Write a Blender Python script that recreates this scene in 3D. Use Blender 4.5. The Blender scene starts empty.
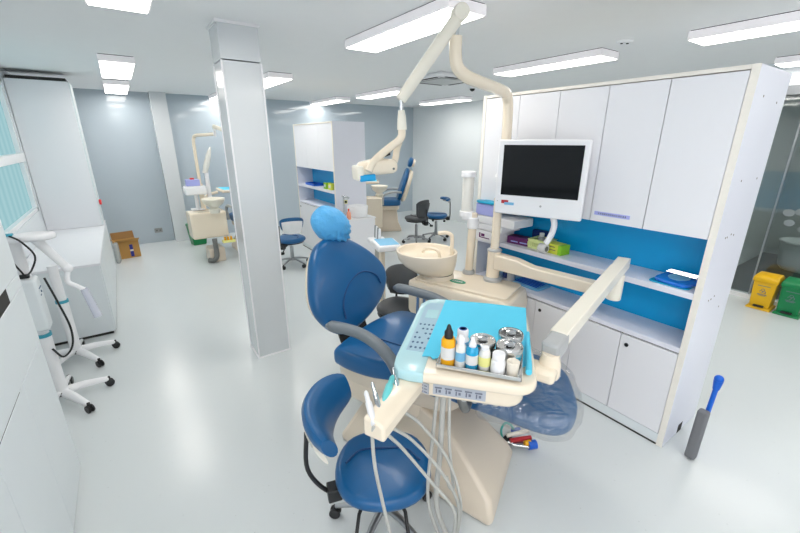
import bpy, math, random
from mathutils import Vector, Matrix
random.seed(7)
C = bpy.context.scene.collection
PI = math.pi
R = math.radians

# ------------------------------------------------------------------ helpers
def lin(c):
    c /= 255.0
    return c / 12.92 if c <= 0.04045 else ((c + 0.055) / 1.055) ** 2.4

def mat(name, rgb, rough=0.45, metal=0.0, var=0.03, scale=6.0, bump=0.0, bscale=60.0,
        spec=0.5, alpha=1.0, trans=0.0, coat=0.0, emit=0.0, subsurf=0.0):
    m = bpy.data.materials.new(name)
    m.use_nodes = True
    nt = m.node_tree
    b = nt.nodes['Principled BSDF']
    col = (lin(rgb[0]), lin(rgb[1]), lin(rgb[2]), 1)
    tc = nt.nodes.new('ShaderNodeTexCoord')
    nz = nt.nodes.new('ShaderNodeTexNoise')
    nz.inputs['Scale'].default_value = scale
    nz.inputs['Detail'].default_value = 4
    nt.links.new(tc.outputs['Object'], nz.inputs['Vector'])
    mx = nt.nodes.new('ShaderNodeMix'); mx.data_type = 'RGBA'
    nt.links.new(nz.outputs['Fac'], mx.inputs['Factor'])
    mx.inputs['A'].default_value = tuple(v * (1 - var) for v in col[:3]) + (1,)
    mx.inputs['B'].default_value = tuple(min(1, v * (1 + var)) for v in col[:3]) + (1,)
    nt.links.new(mx.outputs['Result'], b.inputs['Base Color'])
    b.inputs['Roughness'].default_value = rough
    b.inputs['Metallic'].default_value = metal
    b.inputs['Specular IOR Level'].default_value = spec
    b.inputs['Alpha'].default_value = alpha
    b.inputs['Transmission Weight'].default_value = trans
    b.inputs['Coat Weight'].default_value = coat
    if bump:
        n2 = nt.nodes.new('ShaderNodeTexNoise')
        n2.inputs['Scale'].default_value = bscale
        n2.inputs['Detail'].default_value = 3
        nt.links.new(tc.outputs['Object'], n2.inputs['Vector'])
        bp = nt.nodes.new('ShaderNodeBump')
        bp.inputs['Strength'].default_value = bump
        bp.inputs['Distance'].default_value = 0.02
        nt.links.new(n2.outputs['Fac'], bp.inputs['Height'])
        nt.links.new(bp.outputs['Normal'], b.inputs['Normal'])
    if emit:
        b.inputs['Emission Color'].default_value = col
        b.inputs['Emission Strength'].default_value = emit
    return m

def cr(pts, n=6, closed=False):
    """Catmull-Rom through points"""
    P = [Vector(p) for p in pts]
    L = len(P); out = []
    segs = L if closed else L - 1
    for i in range(segs):
        if closed:
            a, b, c, d = P[(i-1) % L], P[i], P[(i+1) % L], P[(i+2) % L]
        else:
            b, c = P[i], P[i+1]
            a = P[i-1] if i > 0 else b * 2 - c
            d = P[i+2] if i + 2 < L else c * 2 - b
        for k in range(n):
            t = k / n
            out.append(0.5 * ((2*b) + (c-a)*t + (2*a-5*b+4*c-d)*t*t + (3*b-a-3*c+d)*t**3))
    if not closed: out.append(P[-1].copy())
    return out

def rrect(x0, y0, x1, y1, r, n=5):
    out = []
    for cx, cy, a0 in ((x1-r, y1-r, 0), (x0+r, y1-r, 90), (x0+r, y0+r, 180), (x1-r, y0+r, 270)):
        for k in range(n+1):
            a = R(a0 + 90*k/n)
            out.append((cx + r*math.cos(a), cy + r*math.sin(a)))
    return out

def ellipse(cx, cy, rx, ry, n=28):
    return [(cx + rx*math.cos(2*PI*k/n), cy + ry*math.sin(2*PI*k/n)) for k in range(n)]

class MB:
    def __init__(self, M=None):
        self.v = []; self.f = []; self.M = M or Matrix.Identity(4)
    def add(self, vs, fs, M=None):
        o = len(self.v); T = self.M @ M if M else self.M
        self.v += [tuple(T @ Vector(p)) for p in vs]
        self.f += [tuple(i + o for i in f) for f in fs]
        return self
    def loft(self, rings, cap0=True, cap1=True, M=None, closed=True):
        n = len(rings[0]); vs = [tuple(p) for r in rings for p in r]; fs = []
        for i in range(len(rings) - 1):
            for k in range(n if closed else n - 1):
                k2 = (k+1) % n
                fs.append((i*n+k, i*n+k2, (i+1)*n+k2, (i+1)*n+k))
        if cap0: fs.append(tuple(range(n-1, -1, -1)))
        if cap1: fs.append(tuple((len(rings)-1)*n + k for k in range(n)))
        return self.add(vs, fs, M)
    def box(self, x0, y0, z0, x1, y1, z1, M=None):
        x0, x1 = sorted((x0, x1)); y0, y1 = sorted((y0, y1)); z0, z1 = sorted((z0, z1))
        return self.prism([(x0,y0),(x1,y0),(x1,y1),(x0,y1)], z0, z1, M)
    def prism(self, poly, z0, z1, M=None):
        return self.loft([[(x,y,z0) for x,y in poly], [(x,y,z1) for x,y in poly]], M=M)
    def cyl(self, p0, p1, r0, r1=None, n=20, M=None):
        r1 = r0 if r1 is None else r1
        p0 = Vector(p0); p1 = Vector(p1); d = (p1-p0).normalized()
        u = d.orthogonal().normalized(); w = d.cross(u)
        ring = lambda p, r: [p + (u*math.cos(2*PI*k/n) + w*math.sin(2*PI*k/n))*r for k in range(n)]
        return self.loft([ring(p0, r0), ring(p1, r1)], M=M)
    def tube(self, path, r, n=12, M=None, flat=1.0):
        P = [Vector(p) for p in path]; rings = []; u = None
        for i, p in enumerate(P):
            d = (P[min(i+1, len(P)-1)] - P[max(i-1, 0)])
            if d.length < 1e-9: d = Vector((0,0,1))
            d.normalize()
            if u is None:
                u = d.orthogonal().normalized()
            u = (u - d*u.dot(d))
            if u.length < 1e-6: u = d.orthogonal()
            u.normalize(); w = d.cross(u)
            rr = r[i] if isinstance(r, (list, tuple)) else r
            rings.append([p + (u*math.cos(2*PI*k/n) + w*math.sin(2*PI*k/n)*flat)*rr for k in range(n)])
        return self.loft(rings, M=M)
    def lathe(self, prof, n=24, M=None, cx=0, cy=0):
        rings = [[(cx + r*math.cos(2*PI*k/n), cy + r*math.sin(2*PI*k/n), z) for k in range(n)] for r, z in prof]
        return self.loft(rings, M=M)
    def pad(self, outline, z0, z1, r=0.03, crown=0.0, M=None, steps=4, crown0=0.0):
        """soft slab: outline with rounded upper and lower edges and a crowned face"""
        O = [Vector((p[0], p[1], 0)) for p in outline]
        c = sum(O, Vector()) / len(O)
        r = min(r, (z1-z0)/2)
        def ring(d, z):
            out = []
            for p in O:
                q = p - c; l = max(q.length, 1e-6)
                s = max(0.02, 1 - d/l)
                out.append((c.x + q.x*s, c.y + q.y*s, z))
            return out
        def sring(f, z):
            return [(c.x + (p.x-c.x)*f, c.y + (p.y-c.y)*f, z) for p in O]
        m = min((p-c).length for p in O); e = max(0.05, 1 - r/m)
        rings = []
        for f in (0.03, 0.5, 0.8):
            rings.append(sring(f*e, z0 - crown0*(1-f*f)))
        for k in range(steps+1):
            a = -PI/2 + PI/2*k/steps
            rings.append(ring(r*(1-math.cos(a)), z0 + r + r*math.sin(a)))
        for k in range(steps+1):
            a = PI/2*k/steps
            rings.append(ring(r*(1-math.cos(a)), z1 - r + r*math.sin(a)))
        for f in (0.8, 0.5, 0.03):
            rings.append(sring(f*e, z1 + crown*(1-f*f)))
        return self.loft(rings, M=M)
    def ball(self, c, rx, ry=None, rz=None, n=20, m=12, M=None):
        ry = rx if ry is None else ry; rz = rx if rz is None else rz
        rings = []
        for i in range(m+1):
            a = -PI/2 + PI*i/m
            a = max(-PI/2+0.03, min(PI/2-0.03, a))
            rings.append([(c[0]+rx*math.cos(a)*math.cos(2*PI*k/n), c[1]+ry*math.cos(a)*math.sin(2*PI*k/n), c[2]+rz*math.sin(a)) for k in range(n)])
        return self.loft(rings, M=M)
    def build(self, name, m, parent=None, bevel=0.0, seg=2, ang=38):
        me = bpy.data.meshes.new(name)
        me.from_pydata(self.v, [], self.f)
        me.validate(); me.update()
        import bmesh
        bm = bmesh.new(); bm.from_mesh(me)
        bmesh.ops.recalc_face_normals(bm, faces=bm.faces)
        bm.to_mesh(me); bm.free()
        for p in me.polygons: p.use_smooth = True
        me.set_sharp_from_angle(angle=R(ang))
        me.materials.append(m)
        o = bpy.data.objects.new(name, me); C.objects.link(o)
        if parent: o.parent = parent
        if bevel:
            b = o.modifiers.new('bevel', 'BEVEL'); b.width = bevel; b.segments = seg
            b.limit_method = 'ANGLE'; b.angle_limit = R(40)
            b.harden_normals = False
        return o

def T(x, y, z): return Matrix.Translation((x, y, z))
def RZ(d): return Matrix.Rotation(R(d), 4, 'Z')
def RX(d): return Matrix.Rotation(R(d), 4, 'X')
def RY(d): return Matrix.Rotation(R(d), 4, 'Y')

def thing(name, label, cat, loc=(0,0,0), rz=0, group=None):
    o = bpy.data.objects.new(name, None); o.empty_display_size = 0.1
    C.objects.link(o); o.location = loc; o.rotation_euler = (0,0,R(rz))
    return tag(o, label, cat, group)
def tag(o, label, cat, group=None):
    o['label'] = label; o['category'] = cat
    if group: o['group'] = group
    return o
def struct(o):
    o['kind'] = 'structure'; return o
def dup(root, loc, rz, label, group=None):
    r = root.copy(); C.objects.link(r); r.location = loc; r.rotation_euler = (0,0,R(rz))
    r['label'] = label
    if group: r['group'] = group
    for ch in list(root.children):
        c = ch.copy(); C.objects.link(c); c.parent = r
        for g in list(ch.children):
            d = g.copy(); C.objects.link(d); d.parent = c
    return r

# ------------------------------------------------------------------ materials
M = {}
M['ceiling'] = mat('ceiling_paint', (245,247,248), 0.75, var=0.01)
M['wall'] = mat('wall_gloss_panel', (182,195,204), 0.06, var=0.015, scale=1.5, spec=0.5)
M['wall_pale'] = mat('wall_pale_panel', (232,238,240), 0.8, var=0.015, scale=1.5)
M['wall_white'] = mat('wall_white', (226,232,236), 0.5, var=0.01)
M['pillar'] = mat('pillar_panel', (214,219,222), 0.14, var=0.01, spec=0.5)
M['white_board'] = mat('white_laminate', (234,235,239), 0.3, var=0.008)
M['white_side'] = mat('white_side_panel', (231,233,243), 0.35, var=0.02, scale=2)
M['white_grey'] = mat('pale_grey_laminate', (226,233,236), 0.4, var=0.01)
M['edge'] = mat('cream_edge_band', (240,236,226), 0.5, var=0.01)
M['blue_panel'] = mat('blue_back_panel', (0,164,226), 0.3, var=0.02)
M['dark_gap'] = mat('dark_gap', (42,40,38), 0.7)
M['brown_gap'] = mat('board_joint', (120,108,92), 0.7)
M['cream'] = mat('cream_plastic', (241,228,206), 0.25, var=0.02, coat=0.2)
M['cream_base'] = mat('cream_base_shell', (224,211,192), 0.32, var=0.02, coat=0.15)
M['ivory'] = mat('ivory_plastic', (240,235,220), 0.3, var=0.01)
M['white_plastic'] = mat('white_plastic', (240,241,243), 0.28, var=0.01)
M['blue_vinyl'] = mat('blue_vinyl', (8,90,144), 0.32, var=0.05, bump=0.03, bscale=250, coat=0.1)
M['blue_vinyl_deep'] = mat('blue_vinyl_seam', (8,62,116), 0.4, var=0.04)
M['grey_pad'] = mat('grey_rubber', (112,120,126), 0.4, var=0.03)
M['grey_dark'] = mat('charcoal_vinyl', (70,73,76), 0.45, var=0.05)
M['grey_cap'] = mat('grey_plastic', (176,178,178), 0.35, var=0.02)
M['hose'] = mat('pale_grey_hose', (186,186,180), 0.35, var=0.02)
M['hose_dark'] = mat('dark_grey_hose', (112,114,112), 0.45, var=0.05)
M['teal'] = mat('pale_teal_plastic', (184,224,230), 0.22, var=0.02, coat=0.3)
M['keypad'] = mat('keypad_film', (158,190,206), 0.35, var=0.03)
M['key'] = mat('key_ink', (58,92,128), 0.5)
M['label_grey'] = mat('label_film', (178,184,194), 0.45, var=0.02)
M['ink'] = mat('dark_ink', (112,118,134), 0.5)
M['teal_grip'] = mat('teal_grip', (110,212,214), 0.3)
M['liner'] = mat('blue_paper', (88,208,240), 0.7, var=0.03, bump=0.05, bscale=30)
M['steel'] = mat('brushed_steel', (206,206,204), 0.16, metal=1.0, var=0.05, scale=20)
M['chrome'] = mat('chrome', (215,217,220), 0.08, metal=1.0, var=0.02)
M['alu'] = mat('aluminium', (168,171,174), 0.32, metal=0.85, var=0.03)
M['black'] = mat('black_plastic', (24,25,27), 0.4)
M['screen'] = mat('screen_glass', (5,9,14), 0.10, var=0.3, scale=2, spec=0.35)
M['yellow'] = mat('yellow_plastic', (246,178,12), 0.3)
M['paper'] = mat('paper_label', (222,222,220), 0.6)
M['cyan_liquid'] = mat('cyan_liquid', (22,164,212), 0.12, coat=0.3)
M['yel_pale'] = mat('pale_yellow_label', (240,238,150), 0.5)
M['clear_white'] = mat('milky_plastic', (234,233,226), 0.2, coat=0.2)
M['cream_cup'] = mat('cream_cup', (236,228,212), 0.4)
M['blue_ink'] = mat('blue_print', (40,96,178), 0.5)
M['cyan_print'] = mat('pale_blue_print', (120,186,222), 0.5)
M['cap_blue'] = mat('blue_disposable_cap', (84,172,228), 0.5, var=0.12, scale=18, bump=0.7, bscale=32)
M['green_badge'] = mat('green_badge', (16,150,108), 0.4)
M['valve_blue'] = mat('valve_blue', (20,96,206), 0.35)
M['valve_red'] = mat('valve_red', (182,30,40), 0.4)
M['valve_teal'] = mat('teal_air_line', (70,182,172), 0.35)
M['bin_yellow'] = mat('bin_yellow', (228,178,8), 0.35)
M['bin_green'] = mat('bin_green', (0,126,70), 0.35)
M['lilac'] = mat('lilac_card', (172,178,236), 0.5)
M['purple'] = mat('purple_card', (98,32,98), 0.45)
M['navy'] = mat('navy_card', (14,46,116), 0.45)
M['lime_basket'] = mat('lime_plastic', (222,234,160), 0.4)
M['lime_box'] = mat('lime_yellow_card', (214,220,74), 0.5)
M['green_box'] = mat('bright_green_card', (140,200,30), 0.5)
M['orange'] = mat('orange_cap', (232,84,24), 0.5)
M['red'] = mat('red_plastic', (222,24,30), 0.4)
M['pack_blue'] = mat('blue_wrap', (8,112,214), 0.2, coat=0.4, bump=0.1, bscale=50)
M['pack_teal'] = mat('teal_wrap', (20,160,200), 0.3)
M['mop_grey'] = mat('mop_sponge', (118,120,124), 0.8, bump=0.2, bscale=120)
M['mop_blue'] = mat('mop_blue', (0,96,206), 0.35)
M['card'] = mat('cardboard', (196,150,84), 0.75, var=0.06, bump=0.05, bscale=40)
M['card_dark'] = mat('cardboard_inside', (150,112,66), 0.8, var=0.06)
M['tape'] = mat('blue_tape', (44,52,150), 0.5)
M['foil'] = mat('clear_bag', (190,196,196), 0.25, bump=0.6, bscale=30, alpha=0.75)
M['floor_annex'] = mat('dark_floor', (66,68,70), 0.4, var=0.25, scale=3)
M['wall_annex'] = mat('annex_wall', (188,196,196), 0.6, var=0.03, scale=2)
M['tub'] = mat('white_tub', (226,232,232), 0.3)
M['decal'] = mat('frosted_decal', (128,136,138), 0.6, var=0.05)
M['pink'] = mat('pink_label', (240,160,130), 0.4)
M['frame_glow'] = mat('lamp_housing_glow', (246,243,246), 0.5, emit=.16)  # glow added to brighten the housing sides; only the diffuser is the lamp
M['teal_band'] = mat('teal_band', (60,160,182), 0.4)
M['clear_tube'] = mat('clear_tube', (222,226,240), 0.1, alpha=0.7, coat=0.5)
M['socket'] = mat('socket_grey', (150,152,152), 0.5)

def emis(name, rgb, s):
    m = bpy.data.materials.new(name); m.use_nodes = True
    nt = m.node_tree; nt.nodes.clear()
    o = nt.nodes.new('ShaderNodeOutputMaterial'); e = nt.nodes.new('ShaderNodeEmission')
    e.inputs['Color'].default_value = (lin(rgb[0]), lin(rgb[1]), lin(rgb[2]), 1)
    e.inputs['Strength'].default_value = s
    nt.links.new(e.outputs[0], o.inputs[0]); return m
M['lamp'] = emis('light_diffuser', (255,250,244), 12.5)
M['fill_light'] = emis('fill_light_pane', (250,250,255), 3.2)  # added fill light for the cabinet fronts and blue niche
M['fill_light_soft'] = emis('soft_fill_pane', (250,250,255), 1.2)  # weaker added fill from behind the viewpoint

def glass(name, rgb, fac):
    m = bpy.data.materials.new(name); m.use_nodes = True
    nt = m.node_tree; nt.nodes.clear()
    o = nt.nodes.new('ShaderNodeOutputMaterial'); t = nt.nodes.new('ShaderNodeBsdfTransparent')
    g = nt.nodes.new('ShaderNodeBsdfGlossy'); x = nt.nodes.new('ShaderNodeMixShader')
    t.inputs['Color'].default_value = (lin(rgb[0]), lin(rgb[1]), lin(rgb[2]), 1)
    g.inputs['Roughness'].default_value = 0.04
    x.inputs['Fac'].default_value = fac
    nt.links.new(t.outputs[0], x.inputs[1]); nt.links.new(g.outputs[0], x.inputs[2]); nt.links.new(x.outputs[0], o.inputs[0])
    return m
M['glass'] = glass('partition_glass', (226,232,232), 0.08)

def wrap_mat():
    m = bpy.data.materials.new('clear_wrap'); m.use_nodes = True
    nt = m.node_tree; nt.nodes.clear()
    o = nt.nodes.new('ShaderNodeOutputMaterial'); t = nt.nodes.new('ShaderNodeBsdfTransparent')
    g = nt.nodes.new('ShaderNodeBsdfGlossy'); x = nt.nodes.new('ShaderNodeMixShader')
    tc = nt.nodes.new('ShaderNodeTexCoord'); n = nt.nodes.new('ShaderNodeTexNoise'); b = nt.nodes.new('ShaderNodeBump')
    n.inputs['Scale'].default_value = 9; n.inputs['Detail'].default_value = 5; n.inputs['Distortion'].default_value = 1.5
    b.inputs['Strength'].default_value = 0.9; b.inputs['Distance'].default_value = 0.05
    g.inputs['Roughness'].default_value = 0.09; x.inputs['Fac'].default_value = 0.22
    nt.links.new(tc.outputs['Object'], n.inputs['Vector']); nt.links.new(n.outputs['Fac'], b.inputs['Height'])
    nt.links.new(b.outputs[0], g.inputs['Normal'])
    nt.links.new(t.outputs[0], x.inputs[1]); nt.links.new(g.outputs[0], x.inputs[2]); nt.links.new(x.outputs[0], o.inputs[0])
    return m
M['wrap'] = wrap_mat()

def floor_mat():
    m = mat('vinyl_floor', (212,218,219), 0.24, var=0.012, scale=1.2)
    nt = m.node_tree; b = nt.nodes['Principled BSDF']
    tc = nt.nodes.new('ShaderNodeTexCoord'); v = nt.nodes.new('ShaderNodeTexVoronoi')
    v.inputs['Scale'].default_value = 14
    nt.links.new(tc.outputs['Object'], v.inputs['Vector'])
    r = nt.nodes.new('ShaderNodeValToRGB')
    r.color_ramp.elements[0].position = 0.03; r.color_ramp.elements[0].color = (1,1,1,1)
    r.color_ramp.elements[1].position = 0.06; r.color_ramp.elements[1].color = (0,0,0,1)
    nt.links.new(v.outputs['Distance'], r.inputs['Fac'])
    mul = nt.nodes.new('ShaderNodeMath'); mul.operation = 'MULTIPLY'; mul.inputs[1].default_value = 0.22
    nt.links.new(r.outputs['Color'], mul.inputs[0])
    mx = nt.nodes.new('ShaderNodeMix'); mx.data_type = 'RGBA'
    old = b.inputs['Base Color'].links[0].from_socket
    nt.links.new(old, mx.inputs['A']); mx.inputs['B'].default_value = (0.12,0.13,0.13,1)
    nt.links.new(mul.outputs[0], mx.inputs['Factor'])
    nt.links.new(mx.outputs['Result'], b.inputs['Base Color'])
    return m
M['floor'] = floor_mat()

def window_mat():
    m = bpy.data.materials.new('frosted_window'); m.use_nodes = True
    nt = m.node_tree; nt.nodes.clear()
    o = nt.nodes.new('ShaderNodeOutputMaterial'); e = nt.nodes.new('ShaderNodeEmission')
    tc = nt.nodes.new('ShaderNodeTexCoord'); w = nt.nodes.new('ShaderNodeTexWave')
    w.bands_direction = 'Y'; w.inputs['Scale'].default_value = 1.3; w.inputs['Distortion'].default_value = 1.0
    nt.links.new(tc.outputs['Object'], w.inputs['Vector'])
    mx = nt.nodes.new('ShaderNodeMix'); mx.data_type = 'RGBA'
    mx.inputs['A'].default_value = (lin(160),lin(205),lin(212),1); mx.inputs['B'].default_value = (lin(174),lin(214),lin(220),1)
    nt.links.new(w.outputs['Fac'], mx.inputs['Factor']); nt.links.new(mx.outputs['Result'], e.inputs['Color'])
    e.inputs['Strength'].default_value = 0.9
    nt.links.new(e.outputs[0], o.inputs[0]); return m
M['window'] = window_mat()

# ------------------------------------------------------------------ the room
XL, XR, YB, YF, ZC = -1.0, 6.55, 9.2, -2.6, 2.85
struct(MB().prism([(XL-.1,YF-.1),(XR+.05,YF-.1),(XR+.05,1.85),(XR+.45,1.85),(XR+.45,YB+.1),(XL-.1,YB+.1)], -.1, 0).build('floor', M['floor']))
struct(MB().box(XL-.1, YF-.1, ZC, XR+.45, YB+.1, ZC+.1).build('ceiling', M['ceiling']))
struct(MB().box(XL-.1, YB, 0, XR+.45, YB+.1, ZC).build('wall_back', M['wall']))
b = MB(); b.box(XL-.1, YF-.1, 0, -.7, YF, ZC); b.box(3.2, YF-.1, 0, XR+.1, YF, ZC); b.box(-.7, YF-.1, 0, 3.2, YF, .85); b.box(-.7, YF-.1, 2.68, 3.2, YF, ZC)
struct(b.build('wall_front', M['wall_white']))
# glowing panes added out of view, shaped as windows, to light the cabinet fronts
def add_fill_pane(name, x0, y0, x1, y1, along):
    g = struct(MB().box(x0, y0, .85, x1, y1, 2.68).build(name, M['fill_light' if along == 'y' else 'fill_light_soft']))
    b = MB()
    for k in range(4):
        f = k/3
        if along == 'y':
            y = y0 + (y1-y0)*f; b.box(XL-.07, y-.03, .85, XL-.01, y+.03, 2.68)
        else:
            x = x0 + (x1-x0)*f; b.box(x-.03, YF-.07, .85, x+.03, YF-.01, 2.68)
    b.build('window_frame', M['white_plastic'], g)  # bars dress the added pane as a window
add_fill_pane('fill_pane_left', XL-.09, -2.45, XL-.08, .35, 'y')
add_fill_pane('fill_pane_behind', -.7, YF-.09, 3.2, YF-.08, 'x')
WY0, WY1, WZ0, WZ1 = 5.0, 7.02, 1.1, 2.72
w = MB()
w.box(XL-.1, YF, 0, XL, -2.45, ZC); w.box(XL-.1, .35, 0, XL, WY0, ZC); w.box(XL-.1, WY1, 0, XL, YB, ZC)
w.box(XL-.1, -2.45, 0, XL, .35, .85); w.box(XL-.1, -2.45, 2.68, XL, .35, ZC)
w.box(XL-.1, WY0, 0, XL, WY1, WZ0); w.box(XL-.1, WY0, WZ1, XL, WY1, ZC)
struct(w.build('wall_left', M['wall_white']))
wd = struct(MB().box(XL-.075, WY0, WZ0, XL-.065, WY1, WZ1).build('window_1', M['window']))
f = MB()
f.box(XL-.06, WY0, WZ0, XL-.01, WY0+.05, WZ1); f.box(XL-.06, WY1-.05, WZ0, XL-.01, WY1, WZ1)
f.box(XL-.06, WY0, WZ0, XL-.01, WY1, WZ0+.05); f.box(XL-.06, WY0, WZ1-.05, XL-.01, WY1, WZ1)
f.box(XL-.06, WY0, 1.74, XL+.01, WY1, 1.84)
f.build('window_frame', M['white_plastic'], wd, bevel=.004)
struct(MB().box(XR+.35, 1.85, 0, XR+.45, YB, ZC).build('wall_right', M['wall_pale']))
struct(MB().box(XR, 1.78, 0, XR+.45, 1.88, ZC).build('wall_return', M['wall_pale']))
# pilaster against the far wall and the free standing pillar
struct(MB().box(.66, YB-.2, 0, .93, YB, ZC).build('wall_pilaster', M['pillar'], bevel=.006))
p = MB(); p.box(.768, 3.45, 0, 1.062, 3.735, 2.58); p.box(.765, 3.447, 2.588, 1.065, 3.738, ZC)
pl = struct(p.build('wall_pillar', M['pillar'], bevel=.004))
q = MB()
for x, y in ((.766,3.448),(1.064,3.448),(.766,3.737),(1.064,3.737)):
    q.box(x-.006, y-.006, 0, x+.006, y+.006, 2.58)
q.build('corner_trim', M['white_plastic'], pl)
q = MB(); q.box(.755,3.437,0,1.075,3.748,.012)
q.build('base_trim', M['white_plastic'], pl)
q = MB(); q.box(.752,3.434,ZC-.02,1.078,3.751,ZC-.001)
q.build('top_trim', M['white_plastic'], pl)

# glazed partition and the room behind it
struct(MB().box(XR-.06, YF, 0, XR+.06, 1.78, .05).build('trim_1', M['white_plastic']))
struct(MB().box(XR-.04, YF, 2.5, XR+.04, 1.78, 2.6).build('trim_2', M['alu']))
g = struct(MB().box(XR-.006, YF, .05, XR+.006, 1.78, 2.5).build('window_2', M['glass']))
gg = MB()
for y in (1.24, .02): gg.box(XR-.012, y-.008, .05, XR+.012, y+.008, 2.5)
gg.build('glazing_bar', M['alu'], g)
struct(MB().box(XR-.05, YF, 2.6, XR+.05, 1.78, ZC).build('wall_partition', M['wall_white']))
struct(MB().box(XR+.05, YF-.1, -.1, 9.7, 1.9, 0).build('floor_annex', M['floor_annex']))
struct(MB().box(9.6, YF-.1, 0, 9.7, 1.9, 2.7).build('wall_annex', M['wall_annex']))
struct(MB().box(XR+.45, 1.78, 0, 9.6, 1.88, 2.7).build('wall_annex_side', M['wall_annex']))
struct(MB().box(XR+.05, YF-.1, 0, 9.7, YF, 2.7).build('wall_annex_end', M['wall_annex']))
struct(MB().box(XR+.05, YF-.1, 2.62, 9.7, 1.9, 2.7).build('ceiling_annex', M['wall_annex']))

# ------------------------------------------------------------------ ceiling things
def make_light(x, y, label, z=ZC):
    t = thing('ceiling_light', label, 'ceiling light', (x, y, z), 0, 'surface mounted ceiling light panels')
    h = MB(); h.box(-.165, -.69, -.07, .165, .69, -.006)
    h.build('housing', M['frame_glow'], t, bevel=.003)
    MB().box(-.155,-.68,-.006,.155,.68,0).build('mounting_gap', M['dark_gap'], t)
    MB().box(-.152,-.677,-.074,.152,.677,-.068).build('diffuser', M['lamp'], t)
    return t
lights = [
    (.165, 2.62, 'white panel light at the upper left, cut by the top edge of the photo'),
    (.165, 6.12, 'first of the two panel lights ahead of the left tall cabinet, nearer one'),
    (.165, 8.28, 'smaller panel light close to the far wall at the left, beyond a nearer one'),
    (1.99, 2.77, 'large panel light behind the raised lamp arm, top centre'),
    (1.95, 6.22, 'panel light peeking out right beside the white pillar'),
    (1.86, 8.45, 'distant panel light peeking out left beside the white pillar'),
    (4.165, .90, 'large panel light at the upper right running out of the photo'),
    (4.165, 3.00, 'panel light above the monitor and the white wall cabinet'),
    (4.165, 6.52, 'panel light above the examination lamp head, right of the far cabinet'),
    (4.02, 8.47, 'distant panel light high above the far white cabinet block'),
    (6.05, 6.94, 'panel light above the far right wall, left of the bent lamp post'),
    (6.165, .80, 'panel light behind the top right corner of the wall cabinet'),
]
L0 = None
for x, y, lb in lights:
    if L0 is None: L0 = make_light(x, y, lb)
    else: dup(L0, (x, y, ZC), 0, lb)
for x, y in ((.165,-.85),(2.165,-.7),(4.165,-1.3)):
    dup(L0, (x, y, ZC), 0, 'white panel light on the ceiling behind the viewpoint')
for x, y in ((7.5,.0),(8.9,-.4),(8.2,-1.9)):  # out of view; extra panels added to brighten the annex
    dup(L0, (x, y, 2.62), 0, 'unseen panel light brightening the room behind the glass')

t = thing('air_conditioner', 'white ceiling cassette air conditioner with a grey grille behind the lamp arm', 'air conditioner', (4.0, 4.62, ZC))
MB().pad(rrect(-.4,-.4,.4,.4,.06), -.05, -.001, .02).build('panel', M['white_plastic'], t)
MB().box(-.26,-.26,-.062,.26,.26,-.045).build('intake_grille', M['grey_cap'], t, bevel=.01)
q = MB()
for a in range(4): q.box(-.25,-.345,-.056,.25,-.31,-.044, M=RZ(90*a))
q.build('air_slot', M['dark_gap'], t)
t = thing('smoke_detector', 'small white ceiling plate with two dark holes right of the panel light', 'detector', (3.92, 2.06, ZC))
MB().lathe([(.001,-.02),(.06,-.02),(.07,-.004),(.07,-.001)]).build('plate', M['ceiling'], t)
q = MB()
for s in (-1,1): q.cyl((s*.022,-s*.015,-.026),(s*.022,-s*.015,-.018),.011)
q.build('hole', M['black'], t)
t = thing('dome_camera', 'small black dome on the ceiling beyond the bent lamp tube', 'dome camera', (5.2, 5.24, ZC))
MB().lathe([(.001,-.055),(.03,-.045),(.045,-.02),(.045,-.012)]).build('dome', M['black'], t)
MB().lathe([(.001,-.012),(.06,-.012),(.06,-.001),(.001,-.001)]).build('base', M['white_plastic'], t)

# ------------------------------------------------------------------ storage wall with blue niche
def cabinet_wall(name, label, X, Y0, Y1, ZT, ndoor, depth, ctr=.748, sh=1.12, up=1.455, holes=True):
    """front faces -X; runs along Y.  local origin on the floor at the near front corner"""
    t = thing(name, label, 'cabinet', (X, Y0, 0)); W = Y1 - Y0; D = depth; e = .036; ND = .30
    MB().box(0,0,0,D,e,ZT).build('end_panel', M['white_side'], t, bevel=.002)
    MB().box(0,W-e,0,D,W,ZT).build('end_panel', M['white_side'], t, bevel=.002)
    for y_ in (-.0005, W-e): MB().box(-.002,y_,0,.002,y_+e,ZT).build('edge_band', M['edge'], t)
    MB().box(0,e,ZT-.022,D,W-e,ZT).build('top_panel', M['edge'], t, bevel=.002)
    MB().box(ND,e,ctr,ND+.012,W-e,up).build('back_panel', M['blue_panel'], t)
    MB().box(0,e,ctr-.035,D-.02,W-e,ctr).build('counter', M['white_side'], t, bevel=.004)
    MB().box(.0,e,sh-.04,ND,W-e,sh).build('shelf', M['white_side'], t, bevel=.003)
    MB().box(.022,e,.045,D-.02,W-e,ctr-.036).build('lower_carcass', M['brown_gap'], t)
    MB().box(.022,e,up+.001,D-.005,W-e,ZT-.024).build('upper_carcass', M['white_board'], t)
    MB().box(.004,e,0,.022,W-e,.085).build('plinth', M['white_grey'], t)
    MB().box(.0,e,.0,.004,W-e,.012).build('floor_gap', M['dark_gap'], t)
    q = MB(); st = (W - 2*e)/ndoor
    for k in range(ndoor):
        a = e + st*k + .0025; b = e + st*(k+1) - .0025
        d = MB().box(0,a,up,.02,b,ZT-.028).build('upper_door', M['white_board'], t, bevel=.002)
        d2 = MB().box(0,a,.09,.02,b,ctr-.045).build('lower_door', M['white_board'], t, bevel=.002)
        q.box(.0205,a-.004,.09,.0215,b+.004,ZT-.03)
        if holes and k % 2 == 0 and k < 3:
            MB().cyl((-.004, b-.045, ctr-.115), (.002, b-.045, ctr-.115), .014).build('door_knob', M['black'], d2)
    return t
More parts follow.
